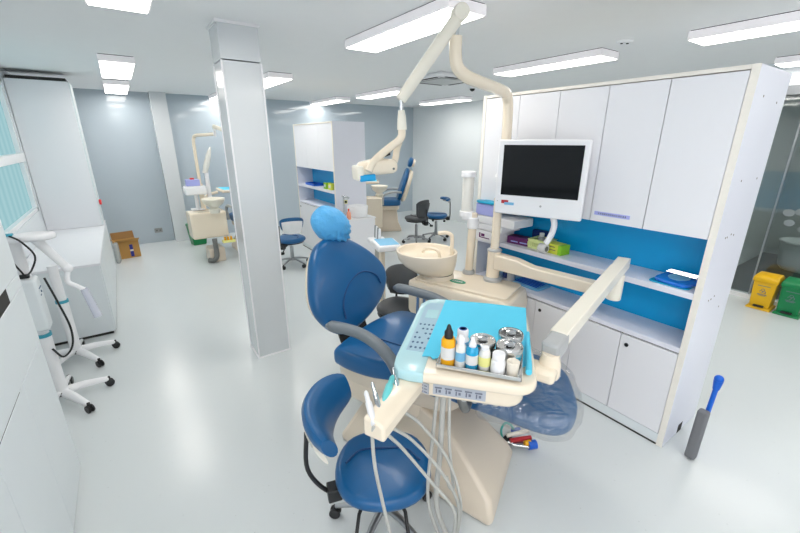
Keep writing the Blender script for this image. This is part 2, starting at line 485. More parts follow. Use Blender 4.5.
cab = cabinet_wall('storage_cabinet', 'tall white wall cabinet with a blue open niche behind the monitor', 2.683, .712, 2.56, 2.362, 5, .565)
# printed strip on the second upper door, fixing holes on the end panel
q = MB().box(-.003,1.07-.712+.12,1.5,.001,1.07-.712+.36,1.525).build('door_label', M['lilac'], cab)
q = MB()
for k in range(14): q.box(-.004,.50+.014*k+random.uniform(0,.004),1.507,-.0025,.508+.014*k,1.518)
q.build('label_print', M['ink'], cab)
q = MB()
for x, z in ((.16,1.05),(.20,1.05),(.25,1.06),(.16,1.45),(.19,1.45),(.25,1.46),(.3,1.45),(.16,2.22),(.42,2.2),(.45,1.78),(.17,1.78),(.4,.95)):
    q.cyl((x,-.001,z),(x,.002,z),.006,n=8)
q.build('fixing_hole', M['brown_gap'], cab)
MB().prism([(.24,-.0015),(.31,-.0015),(.31,.001),(.24,.001)],0,.07).build('cut_out', M['dark_gap'], cab)

mid = cabinet_wall('storage_cabinet', 'white cabinet block with blue niche against the far wall, right of the pillar', 2.70, 5.62, 7.25, 2.27, 3, .56, ctr=.91, sh=1.22, up=1.53)
q = MB(); q.box(.14,-.006,1.02,.2,.001,1.08)
q.build('socket_plate', M['yel_pale'], mid, bevel=.002)
MB().cyl((.17,-.01,1.05),(.17,-.005,1.05),.02).build('socket', M['black'], mid)

# things in the far niche
t = thing('instrument_tray', 'blue tray on the far cabinet shelf, left end', 'tray', (2.84, 6.75, 1.22))
MB().box(-.1,-.2,0,.1,.2,.012).build('base', M['pack_blue'], t, bevel=.004)
q = MB(); q.box(-.1,-.2,.012,-.09,.2,.04); q.box(.09,-.2,.012,.1,.2,.04); q.box(-.1,-.2,.012,.1,-.19,.04); q.box(-.1,.19,.012,.1,.2,.04)
q.build('rim', M['valve_blue'], t)
for k, (y, w, mm, lb) in enumerate(((6.10,.10,'green_box','bright green box on the far cabinet shelf, left of a yellow one'),(5.92,.12,'lime_box','yellow green box on the far cabinet shelf near the end panel'))):
    t = thing('carton', lb, 'box', (2.8, y, 1.22))
    MB().box(-.06,-w/2,0,.06,w/2,.10).build('body', M[mm], t, bevel=.004)
    MB().box(-.0615,-w/2+.02,.03,-.0595,w/2-.02,.075).build('printed_label', M['paper'], t)

# ------------------------------------------------------------------ things on the near shelf
SZ = 1.12
t = thing('drawer_organizer', 'white stepped plastic organizer on the shelf end behind the lamp post', 'organizer', (2.60, 2.30, SZ))
q = MB()
for y0, z0, z1 in ((-.06,0,.10),(-.12,.101,.16),(-.25,.161,.235)): q.box(0, y0, z0, .26, .19, z1)
q.build('body', M['white_plastic'], t, bevel=.008)
MB().box(-.007,-.05,.012,.001,.18,.09).build('drawer_front', M['white_board'], t, bevel=.003)
MB().box(-.007,-.11,.11,.001,.18,.155).build('drawer_front', M['white_board'], t, bevel=.003)
q = MB(); q.box(-.0085,.11,.03,-.0065,.125,.075); q.box(-.0085,.0,.03,-.0065,.11,.038); q.box(-.0085,.06,.045,-.0065,.10,.07)
q.build('printed_label', M['purple'], t)
t = thing('glove_box', 'lilac blue glove box on top of the white stepped organizer', 'box', (2.615, 2.375, SZ+.236))
MB().box(-.02,-.12,0,.062,.11,.10).build('body', M['lilac'], t, bevel=.004)
MB().pad(ellipse(.02,0,.03,.07),.1,.103,.001).build('opening', M['white_plastic'], t)
t = tag(MB().pad(cr([(-.04,-.12,0),(0,-.15,0),(.035,-.1,0),(.03,.02,0),(.035,.12,0),(-.02,.13,0),(-.05,.06,0)],4,True),0,.022,.01,.012).build('folded_glove', M['pack_teal']),
        'crumpled blue glove lying on the lilac glove box', 'glove')
t.location = (2.632, 2.37, SZ+.340)
t = tag(MB().lathe([(.001,0),(.024,0),(.026,.02),(.018,.04),(.001,.045)]).build('orange_cap', M['orange']),
        'small orange cap behind the thin lamp post on the glove pile', 'cap')
t.location = (2.632, 2.275, SZ+.372)
t = thing('medicine_carton', 'long dark purple carton lying on the shelf right of the lamp post', 'box', (2.80, 2.105, SZ), 6)
MB().box(-.05,-.09,0,.05,.12,.065).build('body', M['purple'], t, bevel=.003)
for k in range(2): MB().box(-.0515,-.08+.09*k,.018,-.0495,-.01+.09*k,.028).build('printed_label', M['lilac'], t)
MB().box(-.045,.1195,.008,.045,.1215,.055).build('end_flap', M['paper'], t)
t = thing('medicine_carton', 'navy blue carton on the shelf behind the lime basket', 'box', (2.945, 2.02, SZ), 0)
MB().box(-.03,-.09,0,.03,.07,.12).build('body', M['navy'], t, bevel=.003)
MB().box(-.0315,-.06,.03,-.0295,.05,.04).build('printed_label', M['cyan_print'], t)
t = thing('basket', 'pale lime plastic basket under the monitor on the shelf', 'basket', (2.83, 1.92, SZ), 4)
q = MB(); a, b, h = .075, .085, .075
q.box(-a,-b,0,a,b,.006)
for s in (-1,1):
    q.box(s*a-.003,-b,0,s*a+.003,b,.02); q.box(s*a-.003,-b,h-.022,s*a+.003,b,h)
    q.box(-a,s*b-.003,0,a,s*b+.003,.02); q.box(-a,s*b-.003,h-.022,a,s*b+.003,h)
    for k in range(11):
        y = -b + 2*b*k/10; q.box(s*a-.003,y-.006,.02,s*a+.003,y+.006,h-.02)
    for k in range(8):
        x = -a + 2*a*k/7; q.box(x-.006,s*b-.003,.02,x+.006,s*b+.003,h-.02)
q.build('basket_body', M['lime_basket'], t)
q = MB()
for s in (-1,1): q.box(s*a-.007,-b-.006,h,s*a+.007,b+.006,h+.006); q.box(-a-.006,s*b-.007,h,a+.006,s*b+.007,h+.006)
q.build('rim', M['lime_basket'], t, bevel=.002)
t = thing('bottle', 'small grey white bottle standing in the lime basket', 'bottle', (2.845, 1.94, SZ+.007))
MB().lathe([(.001,0),(.028,0),(.03,.01),(.03,.075),(.018,.088),(.001,.088)]).build('body', M['grey_cap'], t)
MB().lathe([(.001,.088),(.02,.088),(.02,.118),(.001,.12)]).build('cap', M['paper'], t)
t = thing('tissue_carton', 'yellow and green carton lying right of the lime basket', 'box', (2.80, 1.765, SZ), -6)
MB().box(-.055,-.06,0,.055,.06,.08).build('body', M['lime_box'], t, bevel=.003)
MB().box(-.0552,-.09,0,.0552,-.06,.0802).build('green_end', M['green_box'], t, bevel=.003)
q = MB(); q.box(-.057,-.03,.055,-.0545,.05,.062); q.box(-.057,-.04,.03,-.0545,.045,.036)
q.build('printed_label', M['brown_gap'], t)
t = thing('paper_roll', 'white paper roll with a dark end in front of the lime basket', 'roll', (2.708, 1.81, SZ+.039))
MB().cyl((0,-.02,0),(0,.045,0),.038,n=28).build('roll', M['paper'], t, bevel=.004)
MB().cyl((0,-.023,0),(0,-.019,0),.022,n=20).build('core', M['hose_dark'], t)
# bottles on the counter under the shelf
CZ = .749
for x, y, mm, cc, lb in ((2.80,2.36,'teal_band','white_plastic','teal bottle on the counter under the shelf, leftmost'),
                     (2.84,2.27,'navy','blue_ink','dark blue bottle on the counter under the shelf, between two others'),
                     (2.78,2.17,'grey_cap','white_plastic','grey bottle on the counter under the shelf, rightmost')):
    t = thing('bottle', lb, 'bottle', (x, y, CZ), 0, 'bottles under the shelf')
    MB().lathe([(.001,0),(.034,0),(.036,.012),(.036,.13),(.016,.16),(.016,.165),(.001,.165)]).build('body', M[mm], t)
    MB().lathe([(.001,.165),(.02,.165),(.018,.205),(.006,.215),(.001,.215)]).build('cap', M[cc], t)
t = thing('instrument_pack', 'clear blue packs of instruments lying on the counter behind the arm', 'pack', (2.86, 2.02, CZ))
MB().pad(rrect(-.1,-.16,.1,.16,.02),0,.014,.005).build('pouch', M['cyan_print'], t)
q = MB()
for k in range(5): q.cyl((-.06+.03*k,-.12,.019),(-.05+.03*k,.12,.019),.005,n=8)
q.build('instrument', M['valve_blue'], t)
t = thing('instrument_pack', 'blue wrapped instrument tray at the right end of the shelf', 'pack', (2.835, .89, SZ), 0)
MB().pad(rrect(-.13,-.10,.13,.13,.03),0,.008,.003).build('paper_sheet', M['pack_teal'], t)
MB().pad(cr([(-.115,-.09,0),(.1,-.1,0),(.12,.02,0),(.1,.09,0),(0,.11,0),(-.1,.1,0),(-.125,.02,0)],5,True),.008,.032,.011).build('tray_rim', M['pack_blue'], t)
MB().pad(ellipse(0,0,.07,.06),.032,.036,.001).build('paper_insert', M['cyan_print'], t)
q = MB()
for k in range(3): q.cyl((.02+.035*k,-.09,.045),(.04+.03*k,.09,.045),.006,n=8)
q.build('instrument', M['steel'], t)

# ------------------------------------------------------------------ main dental unit
OX, OY = 1.35, 1.75
AZ = math.degrees(math.atan2(-.939, .343))
unit = thing('dental_unit', 'large cream dental unit with blue patient chair, tray and monitor in the middle', 'dental unit', (OX, OY, 0), AZ)
UM = T(OX, OY, 0) @ RZ(AZ)
def W(s, t, z): return UM @ Vector((s, t, z))

# base foot: tapering wedge
def base_ring(s0, s1, t0, t1, z0, z1):   # z varies with s
    return [(s0,t0,z0),(s1,t0,z1),(s1,t1,z1),(s0,t1,z0)]
b = MB()
b.loft([[(-.42,-.30,0),(.70,-.33,0),(.62,.25,0),(-.42,.30,0)],
        [(-.42,-.30,.05),(.71,-.33,.05),(.62,.25,.05),(-.42,.30,.05)],
        [(-.40,-.26,.10),(.68,-.30,.14),(.59,.22,.12),(-.40,.26,.10)],
        [(-.36,-.15,.22),(.42,-.19,.30),(.36,.20,.30),(-.36,.18,.22)],
        [(-.30,-.12,.28),(.12,-.15,.44),(.10,.18,.44),(-.30,.14,.28)]])
b.build('base', M['cream_base'], unit, bevel=.028, seg=4)
b = MB(); b.loft([[(-.25,-.12,.30),(.10,-.12,.30),(.10,.16,.30),(-.25,.16,.30)],[(-.30,-.10,.47),(.04,-.10,.47),(.04,.22,.47),(-.30,.22,.47)]])
b.build('lift_column', M['dark_gap'], unit, bevel=.01)
# chair underside shell
b = MB()
ol = cr([(-.50,-.19,0),(-.30,-.25,0),(.10,-.20,0),(.34,-.12,0),(.36,.15,0),(.30,.36,0),(.0,.44,0),(-.35,.46,0),(-.52,.32,0),(-.55,.05,0)],4,True)
b.pad([(p.x,p.y) for p in ol], .44, .60, .05)
b.build('seat_shell', M['cream_base'], unit)
b = MB()
ol = cr([(-.47,-.20,0),(-.25,-.25,0),(.05,-.20,0),(.16,-.1,0),(.15,.25,0),(-.1,.36,0),(-.4,.34,0),(-.52,.1,0)],4,True)
b.pad([(p.x,p.y) for p in ol], .33, .50, .04)
b.build('under_cover', M['cream_base'], unit)
# seat and leg rest
ol = cr([(-.50,-.20,0),(-.44,-.265,0),(-.22,-.265,0),(.06,-.19,0),(.30,-.17,0),(.32,.14,0),(.30,.42,0),(.0,.49,0),(-.30,.53,0),(-.48,.48,0),(-.54,.2,0)],5,True)
MB().pad([(p.x,p.y) for p in ol], .555, .69, .045, .012).build('seat_cushion', M['blue_vinyl'], unit)
q = MB().tube([(x, y, .703) for x, y in [(-.42,-.02),(-.1,.0),(.2,.03)]], .004)
q.build('seam', M['blue_vinyl_deep'], unit)
ol = cr([(.29,-.16,0),(.60,-.17,0),(.86,-.155,0),(.965,-.08,0),(.978,.06,0),(.935,.20,0),(.865,.35,0),(.765,.435,0),(.63,.47,0),(.30,.44,0),(.27,.1,0)],5,True)
tilt = Matrix.Identity(4)
lr = MB().pad([(p.x,p.y) for p in ol], .565, .68, .045, .01, M=tilt).build('leg_rest', M['blue_vinyl'], unit)
# backrest, tilted 70 degrees
TH = 70
bx = Vector((-math.cos(R(TH)), 0, math.sin(R(TH))))     # up the back
nrm = Vector((math.sin(R(TH)), 0, math.cos(R(TH))))     # towards the patient
def backM():
    m = Matrix.Identity(4)
    for i in range(3):
        m[i][0] = (0,1,0)[i]; m[i][1] = bx[i]; m[i][2] = nrm[i]
    m.translation = (-.60,.0,.69); return m
BM = backM()
bol = cr([(.0,.645,0),(.108,.67,0),(.223,.655,0),(.33,.605,0),(.49,.48,0),(.60,.335,0),(.60,.22,0),(.505,.10,0),(.345,.015,0),(.16,-.035,0),(.0,-.045,0),(-.115,.02,0),(-.20,.155,0),(-.205,.30,0),(-.135,.49,0),(-.07,.59,0)],4,True)
MB().pad([(p.x,p.y) for p in bol], -.09, .02, .05, .03, M=BM).build('backrest', M['blue_vinyl'], unit)
MB().pad([(.19+(p.x-.19)*.9,.31+(p.y-.31)*.9) for p in bol], -.15, -.085, .04, 0, M=BM, crown0=.02).build('back_shell', M['cream'], unit)
sm = MB().tube([(x,y,.046-.10*((x-.19)**2+(y-.31)**2)) for x,y in [tuple(v[:2]) for v in cr([(-.01,.07,0),(.0,.17,0),(.06,.26,0),(.16,.325,0),(.30,.345,0),(.43,.28,0),(.46,.20,0)],5)]], .006, M=BM)
sm.build('seam', M['blue_vinyl_deep'], unit)
# recline bracket, headrest
MB().box(.0,-.12,-.12,.3,.03,-.09, M=BM).build('recline_bracket', M['dark_gap'], unit, bevel=.01)
q = MB(); q.cyl((.14,.58,-.06),(.17,.78,-.06),.02, M=BM); q.build('headrest_post', M['chrome'], unit)
MB().pad(ellipse(.17,.755,.11,.09), -.07, .03, .04, .02, M=BM).build('headrest', M['blue_vinyl'], unit)
# armrests
def arm(path, z):
    return MB().tube(cr(path,6), [.018]*2+[.034]*40, n=14)
P1 = cr([(-.46,-.33,.885),(-.38,-.315,.893),(-.23,-.285,.885),(-.08,-.30,.865),(.03,-.325,.825),(.09,-.335,.765),(.11,-.325,.69),(.10,-.28,.63)],6)
rr = [.036*min(1,(.35+i/5)) for i in range(len(P1))]
MB().tube(P1, rr, n=14, flat=1.0).build('armrest', M['grey_pad'], unit)
P2 = cr([(-.50,.45,.885),(-.42,.46,.893),(-.30,.475,.885),(-.16,.50,.865),(-.05,.52,.825),(.02,.53,.765),(.04,.53,.69),(.02,.47,.63)],6)
MB().tube(P2, rr, n=14, flat=1.0).build('armrest', M['grey_pad'], unit)
q = MB(); q.cyl((-.30,.50,.45),(-.30,.50,.87),.014); q.cyl((-.24,.50,.45),(-.24,.50,.86),.014)
q.build('armrest_support', M['chrome'], unit)

# unit box with spittoon
b = MB()
prof = [(-.50,0),(.26,0),(.30,.10),(.335,.70),(.31,.80),(.25,.82),(-.60,.82),(-.60,.55),(-.54,.5)]
rings = []
for t0, ins in ((.80,.02),(.815,0),(1.26,0),(1.275,.02)):
    rings.append([(s + (ins if s < 0 else -ins), t0, max(0, z - (ins if z > .4 else 0))) for s, z in prof])
b.loft(rings); b.build('unit_box', M['cream'], unit, bevel=.02, seg=3)
MB().box(-.16,.797,.52,.24,.803,.75).build('service_panel', M['ivory'], unit, bevel=.006)
MB().pad(rrect(-.57,.84,.28,1.255,.05), .818, .838, .01).build('box_lid', M['cream'], unit)
q = MB(); 
for z in (.60,.66): q.cyl((.325,.9,z),(.345,.9,z),.014)
q.build('port', M['grey_cap'], unit)
bd = MB().pad(ellipse(-.20,.98,.075,.04), .838, .843, .002).build('badge', M['green_badge'], unit)
q = MB()
for k in range(5): q.box(-.245+.02*k,.965,.8432,-.235+.02*k,.99,.8438)
q.box(-.25,.973,.8432,-.15,.979,.8438)
q.build('badge_mark', M['paper'], bd)
MB().lathe([(.12,.80),(.14,.84),(.13,.875),(.001,.875)], cx=-.40, cy=1.0).build('bowl_pedestal', M['cream'], unit)
MB().lathe([(.10,.865),(.127,.872),(.127,.884),(.10,.89)], cx=-.40, cy=1.0).build('bowl_seal', M['dark_gap'], unit)
# bowl (egg shaped, thick rim)
def bring(f, z, dx=0, dy=0):
    return [(-.50+dx+f*(.275*math.cos(a)), .95+dy+f*.25*math.sin(a), z) for a in [2*PI*k/32 for k in range(32)]]
MB().loft([bring(.45,.875,.07,.06),bring(.66,.885,.05,.045),bring(.86,.945,.02,.02),bring(.96,1.0,.005,.005),bring(1.0,1.065),bring(1.0,1.077),bring(.96,1.083),bring(.91,1.075),bring(.87,1.04),bring(.72,1.0),bring(.3,.98),bring(.04,.975)]).build('spittoon_bowl', M['cream'], unit)
q = MB(); q.tube(cr([(-.32,1.08,1.03),(-.32,1.08,1.18),(-.33,1.07,1.22),(-.37,1.05,1.235),(-.43,1.03,1.225)],5), .017)
q.build('cup_filler', M['cream'], unit)
q = MB(); q.tube(cr([(-.35,.93,1.03),(-.37,.92,1.10),(-.43,.90,1.12),(-.49,.90,1.10),(-.51,.90,1.07)],5), .013)
q.build('rinse_spout', M['cream'], unit)
# small post with water bottle
q = MB(); q.cyl((-.22,1.24,.83),(-.205,1.24,1.40),.036); q.build('bottle_post', M['cream'], unit, bevel=.01)
q = MB(); q.lathe([(.052,.83),(.056,.84),(.056,.86),(.046,.875),(.001,.875)], cx=-.22, cy=1.24); q.build('post_collar', M['grey_cap'], unit)
q = MB(); q.cyl((-.205,1.24,1.26),(-.205,1.24,1.36),.05); q.box(-.30,1.20,1.33,-.2,1.28,1.40); q.build('bottle_clamp', M['white_plastic'], unit, bevel=.01)
q = MB(); q.cyl((-.27,1.24,1.40),(-.27,1.24,1.72),.05,n=28); bt = q.build('water_bottle', M['clear_white'], unit, bevel=.006)
for z_ in (1.70,1.36): MB().cyl((-.27,1.24,z_),(-.27,1.24,z_+.048),.063,n=28).build('bottle_cap', M['white_plastic'], bt, bevel=.006)
# main post
PS, PT = .03, 1.19
q = MB(); q.lathe([(.075,.83),(.078,.845),(.078,.86),(.06,.875)], cx=PS, cy=PT); q.build('post_collar', M['grey_cap'], unit)
q = MB(); q.cyl((PS,PT,.84),(PS,PT,1.11),.056); q.build('post_sleeve', M['cream'], unit, bevel=.006)
q = MB(); q.lathe([(.06,1.105),(.062,1.115),(.05,1.125)], cx=PS, cy=PT); q.build('sleeve_ring', M['grey_cap'], unit)
q = MB(); q.cyl((PS,PT,1.11),(PS,PT,1.55),.035); q.cyl((PS,PT,1.55),(PS,PT,1.98),.026); q.build('lamp_post', M['cream'], unit, bevel=.004)
path = cr([(.052,1.20,1.86),(.05,1.195,2.1),(.048,1.185,2.24),(.049,1.15,2.30),(.05,1.07,2.335),(.045,.66,2.352),(.022,.51,2.37),(-.012,.45,2.415),(-.024,.437,2.49),(-.024,.436,2.58)],6)
q = MB().tube(path, .038, n=18); q.build('lamp_tube', M['cream'], unit)
q = MB(); q.cyl((-.024,.436,2.57),(-.02,.438,2.67),.016); q.build('pivot_pin', M['chrome'], unit)
# spring arm
A0 = Vector((-.008,.444,2.693)); A1 = Vector((-.244,.19,2.235))
q = MB(); dd = (A1-A0)
q.tube([A0 - dd*.03, A0, A0+dd*.5, A1, A1 + dd*.02], [.034,.038,.037,.034,.028], n=18)
q.build('spring_arm', M['ivory'], unit)
q = MB(); q.cyl(A0+Vector((.03,-.03,.005)), A0+Vector((-.03,.03,.005)), .046, n=26); q.build('arm_hub', M['ivory'], unit, bevel=.006)
q = MB(); q.cyl((-.244,.186,2.225),(-.243,.187,2.14),.013); q.build('pivot_pin', M['chrome'], unit)
# lamp yoke and head.  px (377,160) ; head long axis runs left-right of the view
HC = Vector((-.365,.096,1.84))
vr = Vector((.566,.824,0)).normalized()      # picture right, in unit axes
fw = Vector((-.824,.566,0))                  # away from the viewer
def H(r, d, z): return HC + vr*r + fw*d + Vector((0,0,z))
q = MB().tube([(-.243,.187,2.17),(-.241,.189,2.13),(-.24,.19,2.06)], [.02,.026,.03], n=16); q.build('yoke_joint', M['ivory'], unit)
q = MB().tube(cr([(-.24,.19,2.075),(-.246,.185,2.01),(-.30,.142,1.955),H(.0,-.03,.06),H(-.055,-.07,.02),H(-.08,-.085,-.02)],6), .024, n=14, flat=.75)
q.tube(cr([(-.246,.185,2.02),H(.14,.02,.10),H(.135,.03,.05),H(.115,.04,-.01)],6), .022, n=14, flat=.75)
q.build('yoke', M['cream'], unit)
ang = math.degrees(math.atan2(vr.y, vr.x))
HM = T(*HC) @ RZ(ang) @ RY(-4)
q = MB().pad(rrect(-.125,-.07,.125,.07,.045), -.045, .04, .032, .012, M=HM); q.build('lamp_head', M['cream'], unit)
q = MB().pad(rrect(-.15,-.075,-.10,.075,.022), -.07, .02, .02, M=HM); q.build('lamp_visor', M['ivory'], unit)
q = MB().box(-.135,-.078,-.074,-.035,.078,-.034, M=HM); q.build('lamp_lens', M['blue_panel'], unit, bevel=.008)
q = MB().box(.055,-.025,.045,.10,.025,.075, M=HM @ RY(-12)); q.build('lamp_switch', M['black'], unit, bevel=.004)
q = MB().cyl((.085,-.074,-.015),(.085,-.068,-.015),.007, M=HM); q.build('screw', M['hose_dark'], unit)

# monitor on its bracket
MM = T(.365,1.07,0)
mo = MB().box(-.315,-.018,1.452,.325,.022,2.003, M=MM).build('monitor', M['white_plastic'], unit, bevel=.012, seg=3)
MB().box(-.28,.02,1.50,.29,.07,1.95, M=MM).build('monitor_back', M['white_plastic'], mo, bevel=.02)
MB().box(-.27,-.0205,1.60,.288,-.0165,1.966, M=MM).build('screen', M['screen'], mo)
q = MB(); q.box(-.26,-.0195,1.535,-.205,-.0175,1.56, M=MM); q.build('red_sticker', M['valve_red'], mo)
q = MB(); q.box(-.235,-.0200,1.525,-.16,-.0178,1.545, M=MM); q.build('blue_sticker', M['cyan_print'], mo)
q = MB(); q.cyl((.04,-.0195,1.535),(.04,-.0175,1.535),.008, M=MM); q.cyl((-.292,-.0195,1.55),(-.292,-.0175,1.55),.004, M=MM); q.build('power_button', M['grey_cap'], mo)
q = MB(); q.box(-.34,.045,1.66,-.2,.075,1.76, M=MM); q.cyl((PS,PT,1.68),(PS,PT,1.74),.04); q.box(PS-.02,1.12,1.69,PS+.06,PT,1.73); q.build('monitor_bracket', M['white_plastic'], unit, bevel=.005)
q = MB().tube(cr([(.49,1.10,1.47),(.505,1.11,1.40),(.495,1.11,1.33),(.475,1.10,1.275),(.465,1.10,1.255)],6), .022, n=12)
q.build('camera_holder', M['white_plastic'], mo)

# tray arms
def bar(b, p0, p1, w, h):
    p0 = Vector(p0); p1 = Vector(p1); d = p1-p0; L = d.length
    m = Matrix.Identity(4); x = d.normalized(); y = Vector((0,0,1)).cross(x).normalized(); z = x.cross(y)
    for i in range(3): m[i][0]=x[i]; m[i][1]=y[i]; m[i][2]=z[i]
    m.translation = p0
    return b.box(0,-w/2,-h/2,L,w/2,h/2, M=m)
b = MB(); b.loft([[(.05,1.13,.955),(.05,1.25,.955),(.05,1.25,1.085),(.05,1.13,1.085)],
                  [(.26,1.07,.965),(.26,1.17,.965),(.26,1.17,1.085),(.26,1.07,1.085)],
                  [(.40,1.03,.97),(.40,1.13,.97),(.40,1.13,1.06),(.40,1.03,1.06)],
                  [(.95,.88,.99),(.97,.975,.99),(.97,.975,1.07),(.95,.88,1.07)]])
b.build('lower_arm', M['cream'], unit, bevel=.01)
b = MB(); b.cyl((.985,.90,.99),(.985,.90,1.17),.045); b.build('elbow', M['ivory'], unit, bevel=.008)
b = MB(); bar(b, (1.0,1.0,1.225), (.872,-.16,1.135), .078, .07); b.build('upper_arm', M['ivory'], unit, bevel=.004)
b = MB(); bar(b, (.878,-.13,1.127), (.862,-.255,1.105), .082, .09); b.build('arm_end_cap', M['grey_cap'], unit, bevel=.015, seg=3)
b = MB(); b.lathe([(.046,.985),(.05,1.0),(.046,1.06),(.038,1.085),(.038,1.10)], cx=.868, cy=-.245); b.build('tray_pivot', M['cream'], unit)

# tray frame
TA = 21
TM = T(.51,-.26,0) @ RZ(TA)
def TU(u, v, z=0): 
    q = TM @ Vector((u, v, z)); return q
def rpoly(P, r, n=7):
    out = []; L = len(P)
    for i in range(L):
        a, b_, c = Vector(P[i-1]), Vector(P[i]), Vector(P[(i+1) % L])
        p = b_ + (a-b_).normalized()*r; q_ = b_ + (c-b_).normalized()*r
        for k in range(n+1):
            t_ = k/n; out.append(tuple((1-t_)**2*p + 2*t_*(1-t_)*b_ + t_*t_*q_))
    return out
b = MB(); b.pad(rrect(-.325,-.385,.268,.412,.09,8), 1.035, 1.082, .018, M=TM)
tray = b.build('tray_top', M['cream'], unit)
b = MB(); b.pad(rrect(-.25,-.345,.225,.36,.08,8), .94, 1.045, .03, M=TM); b.build('tray_body', M['cream'], unit)
b = MB(); b.box(.66,-.33,.985,.91,-.235,1.05); b.build('tray_bracket', M['cream'], unit, bevel=.02, seg=3)
# control panel on the left of the tray
ol = [(-.330,-.29),(-.322,-.345),(-.295,-.38),(-.25,-.390),(-.188,-.390),(-.188,-.16),(-.188,.416),(-.25,.414),(-.30,.385),(-.330,.32)]
b = MB(); b.pad(ol, 1.036, 1.087, .012, M=TM); cp = b.build('control_panel', M['teal'], unit)
b = MB(); b.prism([(-.298,-.22),(-.200,-.22),(-.196,.34),(-.27,.335),(-.298,.29)], 1.0865, 1.0885, M=TM); b.build('keypad', M['keypad'], cp)
b = MB()
for i in range(4):
    for j in range(6):
        if (i+j) % 5 == 4: continue
        b.pad(ellipse(-.282+.022*i,-.19+.048*j,.006,.009,10), 1.0886, 1.0896, .0004, M=TM)
b.build('key', M['key'], cp)
b = MB(); b.box(-.275,.13,1.0886,-.21,.24,1.0895, M=TM); b.build('display', M['teal'], cp)
# pictogram strips on the front of the tray
FM = TM @ T(.0,-.346,0)
b = MB(); b.box(-.15,-.003,.968,.07,.001,1.018, M=FM); st = b.build('pictogram_strip', M['label_grey'], unit)
b = MB()
for k in range(5):
    x = -.142 + .042*k
    b.box(x,-.0055,1.0,x+.03,-.0025,1.005, M=FM); b.box(x+.004,-.0045,.976,x+.010,-.0025,.996, M=FM); b.box(x+.016,-.0045,.98,x+.026,-.0025,.992, M=FM)
b.build('pictogram', M['ink'], st)
b = MB(); LM = TM @ T(-.195,-.345,0) @ RZ(-20)
b.box(-.05,-.005,.968,.03,.001,1.018, M=LM); st2 = b.build('pictogram_strip', M['label_grey'], unit)
b = MB()
for k in range(4):
    for j in range(3): b.box(-.046+.019*k,-.0065,.974+.015*j,-.033+.019*k,-.0045,.978+.015*j, M=LM)
b.build('pictogram', M['ink'], st2)
# handpiece holder reaching out left of the tray
hx0 = Vector((.40,-.62,1.005)); hx1 = Vector((.432,-.975,.99))
b = MB()
dv = (hx1-hx0).normalized(); sv = Vector((0,0,1)).cross(dv).normalized()
def hr(p, w0, w1, z0, z1): return [p - sv*w0 + Vector((0,0,z0)), p + sv*w1 + Vector((0,0,z0)), p + sv*w1 + Vector((0,0,z1*.55)), p + sv*w1*.4 + Vector((0,0,z1)), p - sv*w0 + Vector((0,0,z1))]
b.loft([hr(hx0 - dv*.12, .05,.045,-.03,.03), hr(hx0, .048,.048,-.04,.035), hr(hx0+dv*.2,.045,.05,-.042,.038), hr(hx1,.042,.052,-.045,.038)])
b.build('handpiece_holder', M['cream'], unit, bevel=.012, seg=3)
# instruments in the holder; each with its hose
def hand(pos, up, mm, r0, L, hose, name='handpiece', label=None):
    up = Vector(up).normalized(); p = Vector(pos)
    o = MB().tube([p - up*.05, p, p+up*L*.45, p+up*L*.5, p+up*L*.9, p+up*L], [r0*.8, r0, r0, r0*.75, r0*.7, r0*.4], n=12).build(name, M[mm], unit)
    if hose:
        MB().tube(cr([p - up*.05]+[Vector(h) for h in hose],8), .0072, n=10)  .build('hose', M['hose'], o)
    if label: o['label'] = label
    return o
UPV = (-.11,.085,.055)
hand((.405,-.945,1.03), UPV, 'white_plastic', .013, .095, [(.425,-.965,.95),(.425,-.955,.80),(.44,-.93,.6),(.47,-.89,.3),(.50,-.85,.06)], label='white syringe handpiece')
hand((.395,-.89,1.03), UPV, 'chrome', .010, .10, [(.45,-.92,.95),(.46,-.82,.80),(.54,-.74,.62),(.62,-.64,.40),(.60,-.57,.15)], label='silver handpiece')
o = hand((.385,-.82,1.03), (-.055,.14,.03), 'teal_grip', .016, .10, [(.43,-.88,.95),(.47,-.76,.80),(.56,-.66,.60),(.62,-.59,.38),(.60,-.55,.12)], label='teal grip handpiece')
MB().tube([(.42,-.895,1.0),(.395,-.855,1.02)], [.010,.014], n=10).build('nozzle', M['ivory'], o)
hand((.385,-.75,1.03), (-.06,.06,.03), 'chrome', .012, .09, [(.43,-.78,.95),(.45,-.66,.80),(.56,-.60,.62),(.62,-.56,.36),(.60,-.53,.10)])
# hoses hanging below the tray
def hose(pts, r, mm, name='hose'):
    return MB().tube(cr(pts,8), r, n=12).build(name, M[mm], unit)
hose([TU(-.135,-.29,.97),TU(-.15,-.31,.7),TU(-.16,-.33,.35),(.53,-.57,.05)], .0085, 'hose')
hose([TU(-.11,-.29,.97),TU(-.115,-.30,.6),TU(-.12,-.31,.3),(.57,-.54,.03)], .013, 'hose', 'main_hose')
hose([TU(-.085,-.29,.97),TU(-.075,-.30,.7),TU(-.05,-.30,.47),TU(-.045,-.29,.41),TU(-.065,-.28,.40),TU(-.08,-.28,.46)], .0075, 'hose')
hose([TU(-.05,-.27,.96),TU(-.04,-.22,.88),TU(-.02,-.12,.74),(.42,-.08,.56),(.30,.02,.42)], .022, 'hose_dark', 'main_hose')
b = MB()
for k in range(4): b.cyl(TU(-.02+.045*k,-.29,.915), TU(-.02+.045*k,-.29,.95), .012, n=12)
b.build('hose_port', M['grey_cap'], unit)
b = MB(); b.cyl(TU(.175,-.26,.915),TU(.175,-.26,.95),.018,n=14); b.build('water_knob', M['ivory'], unit)
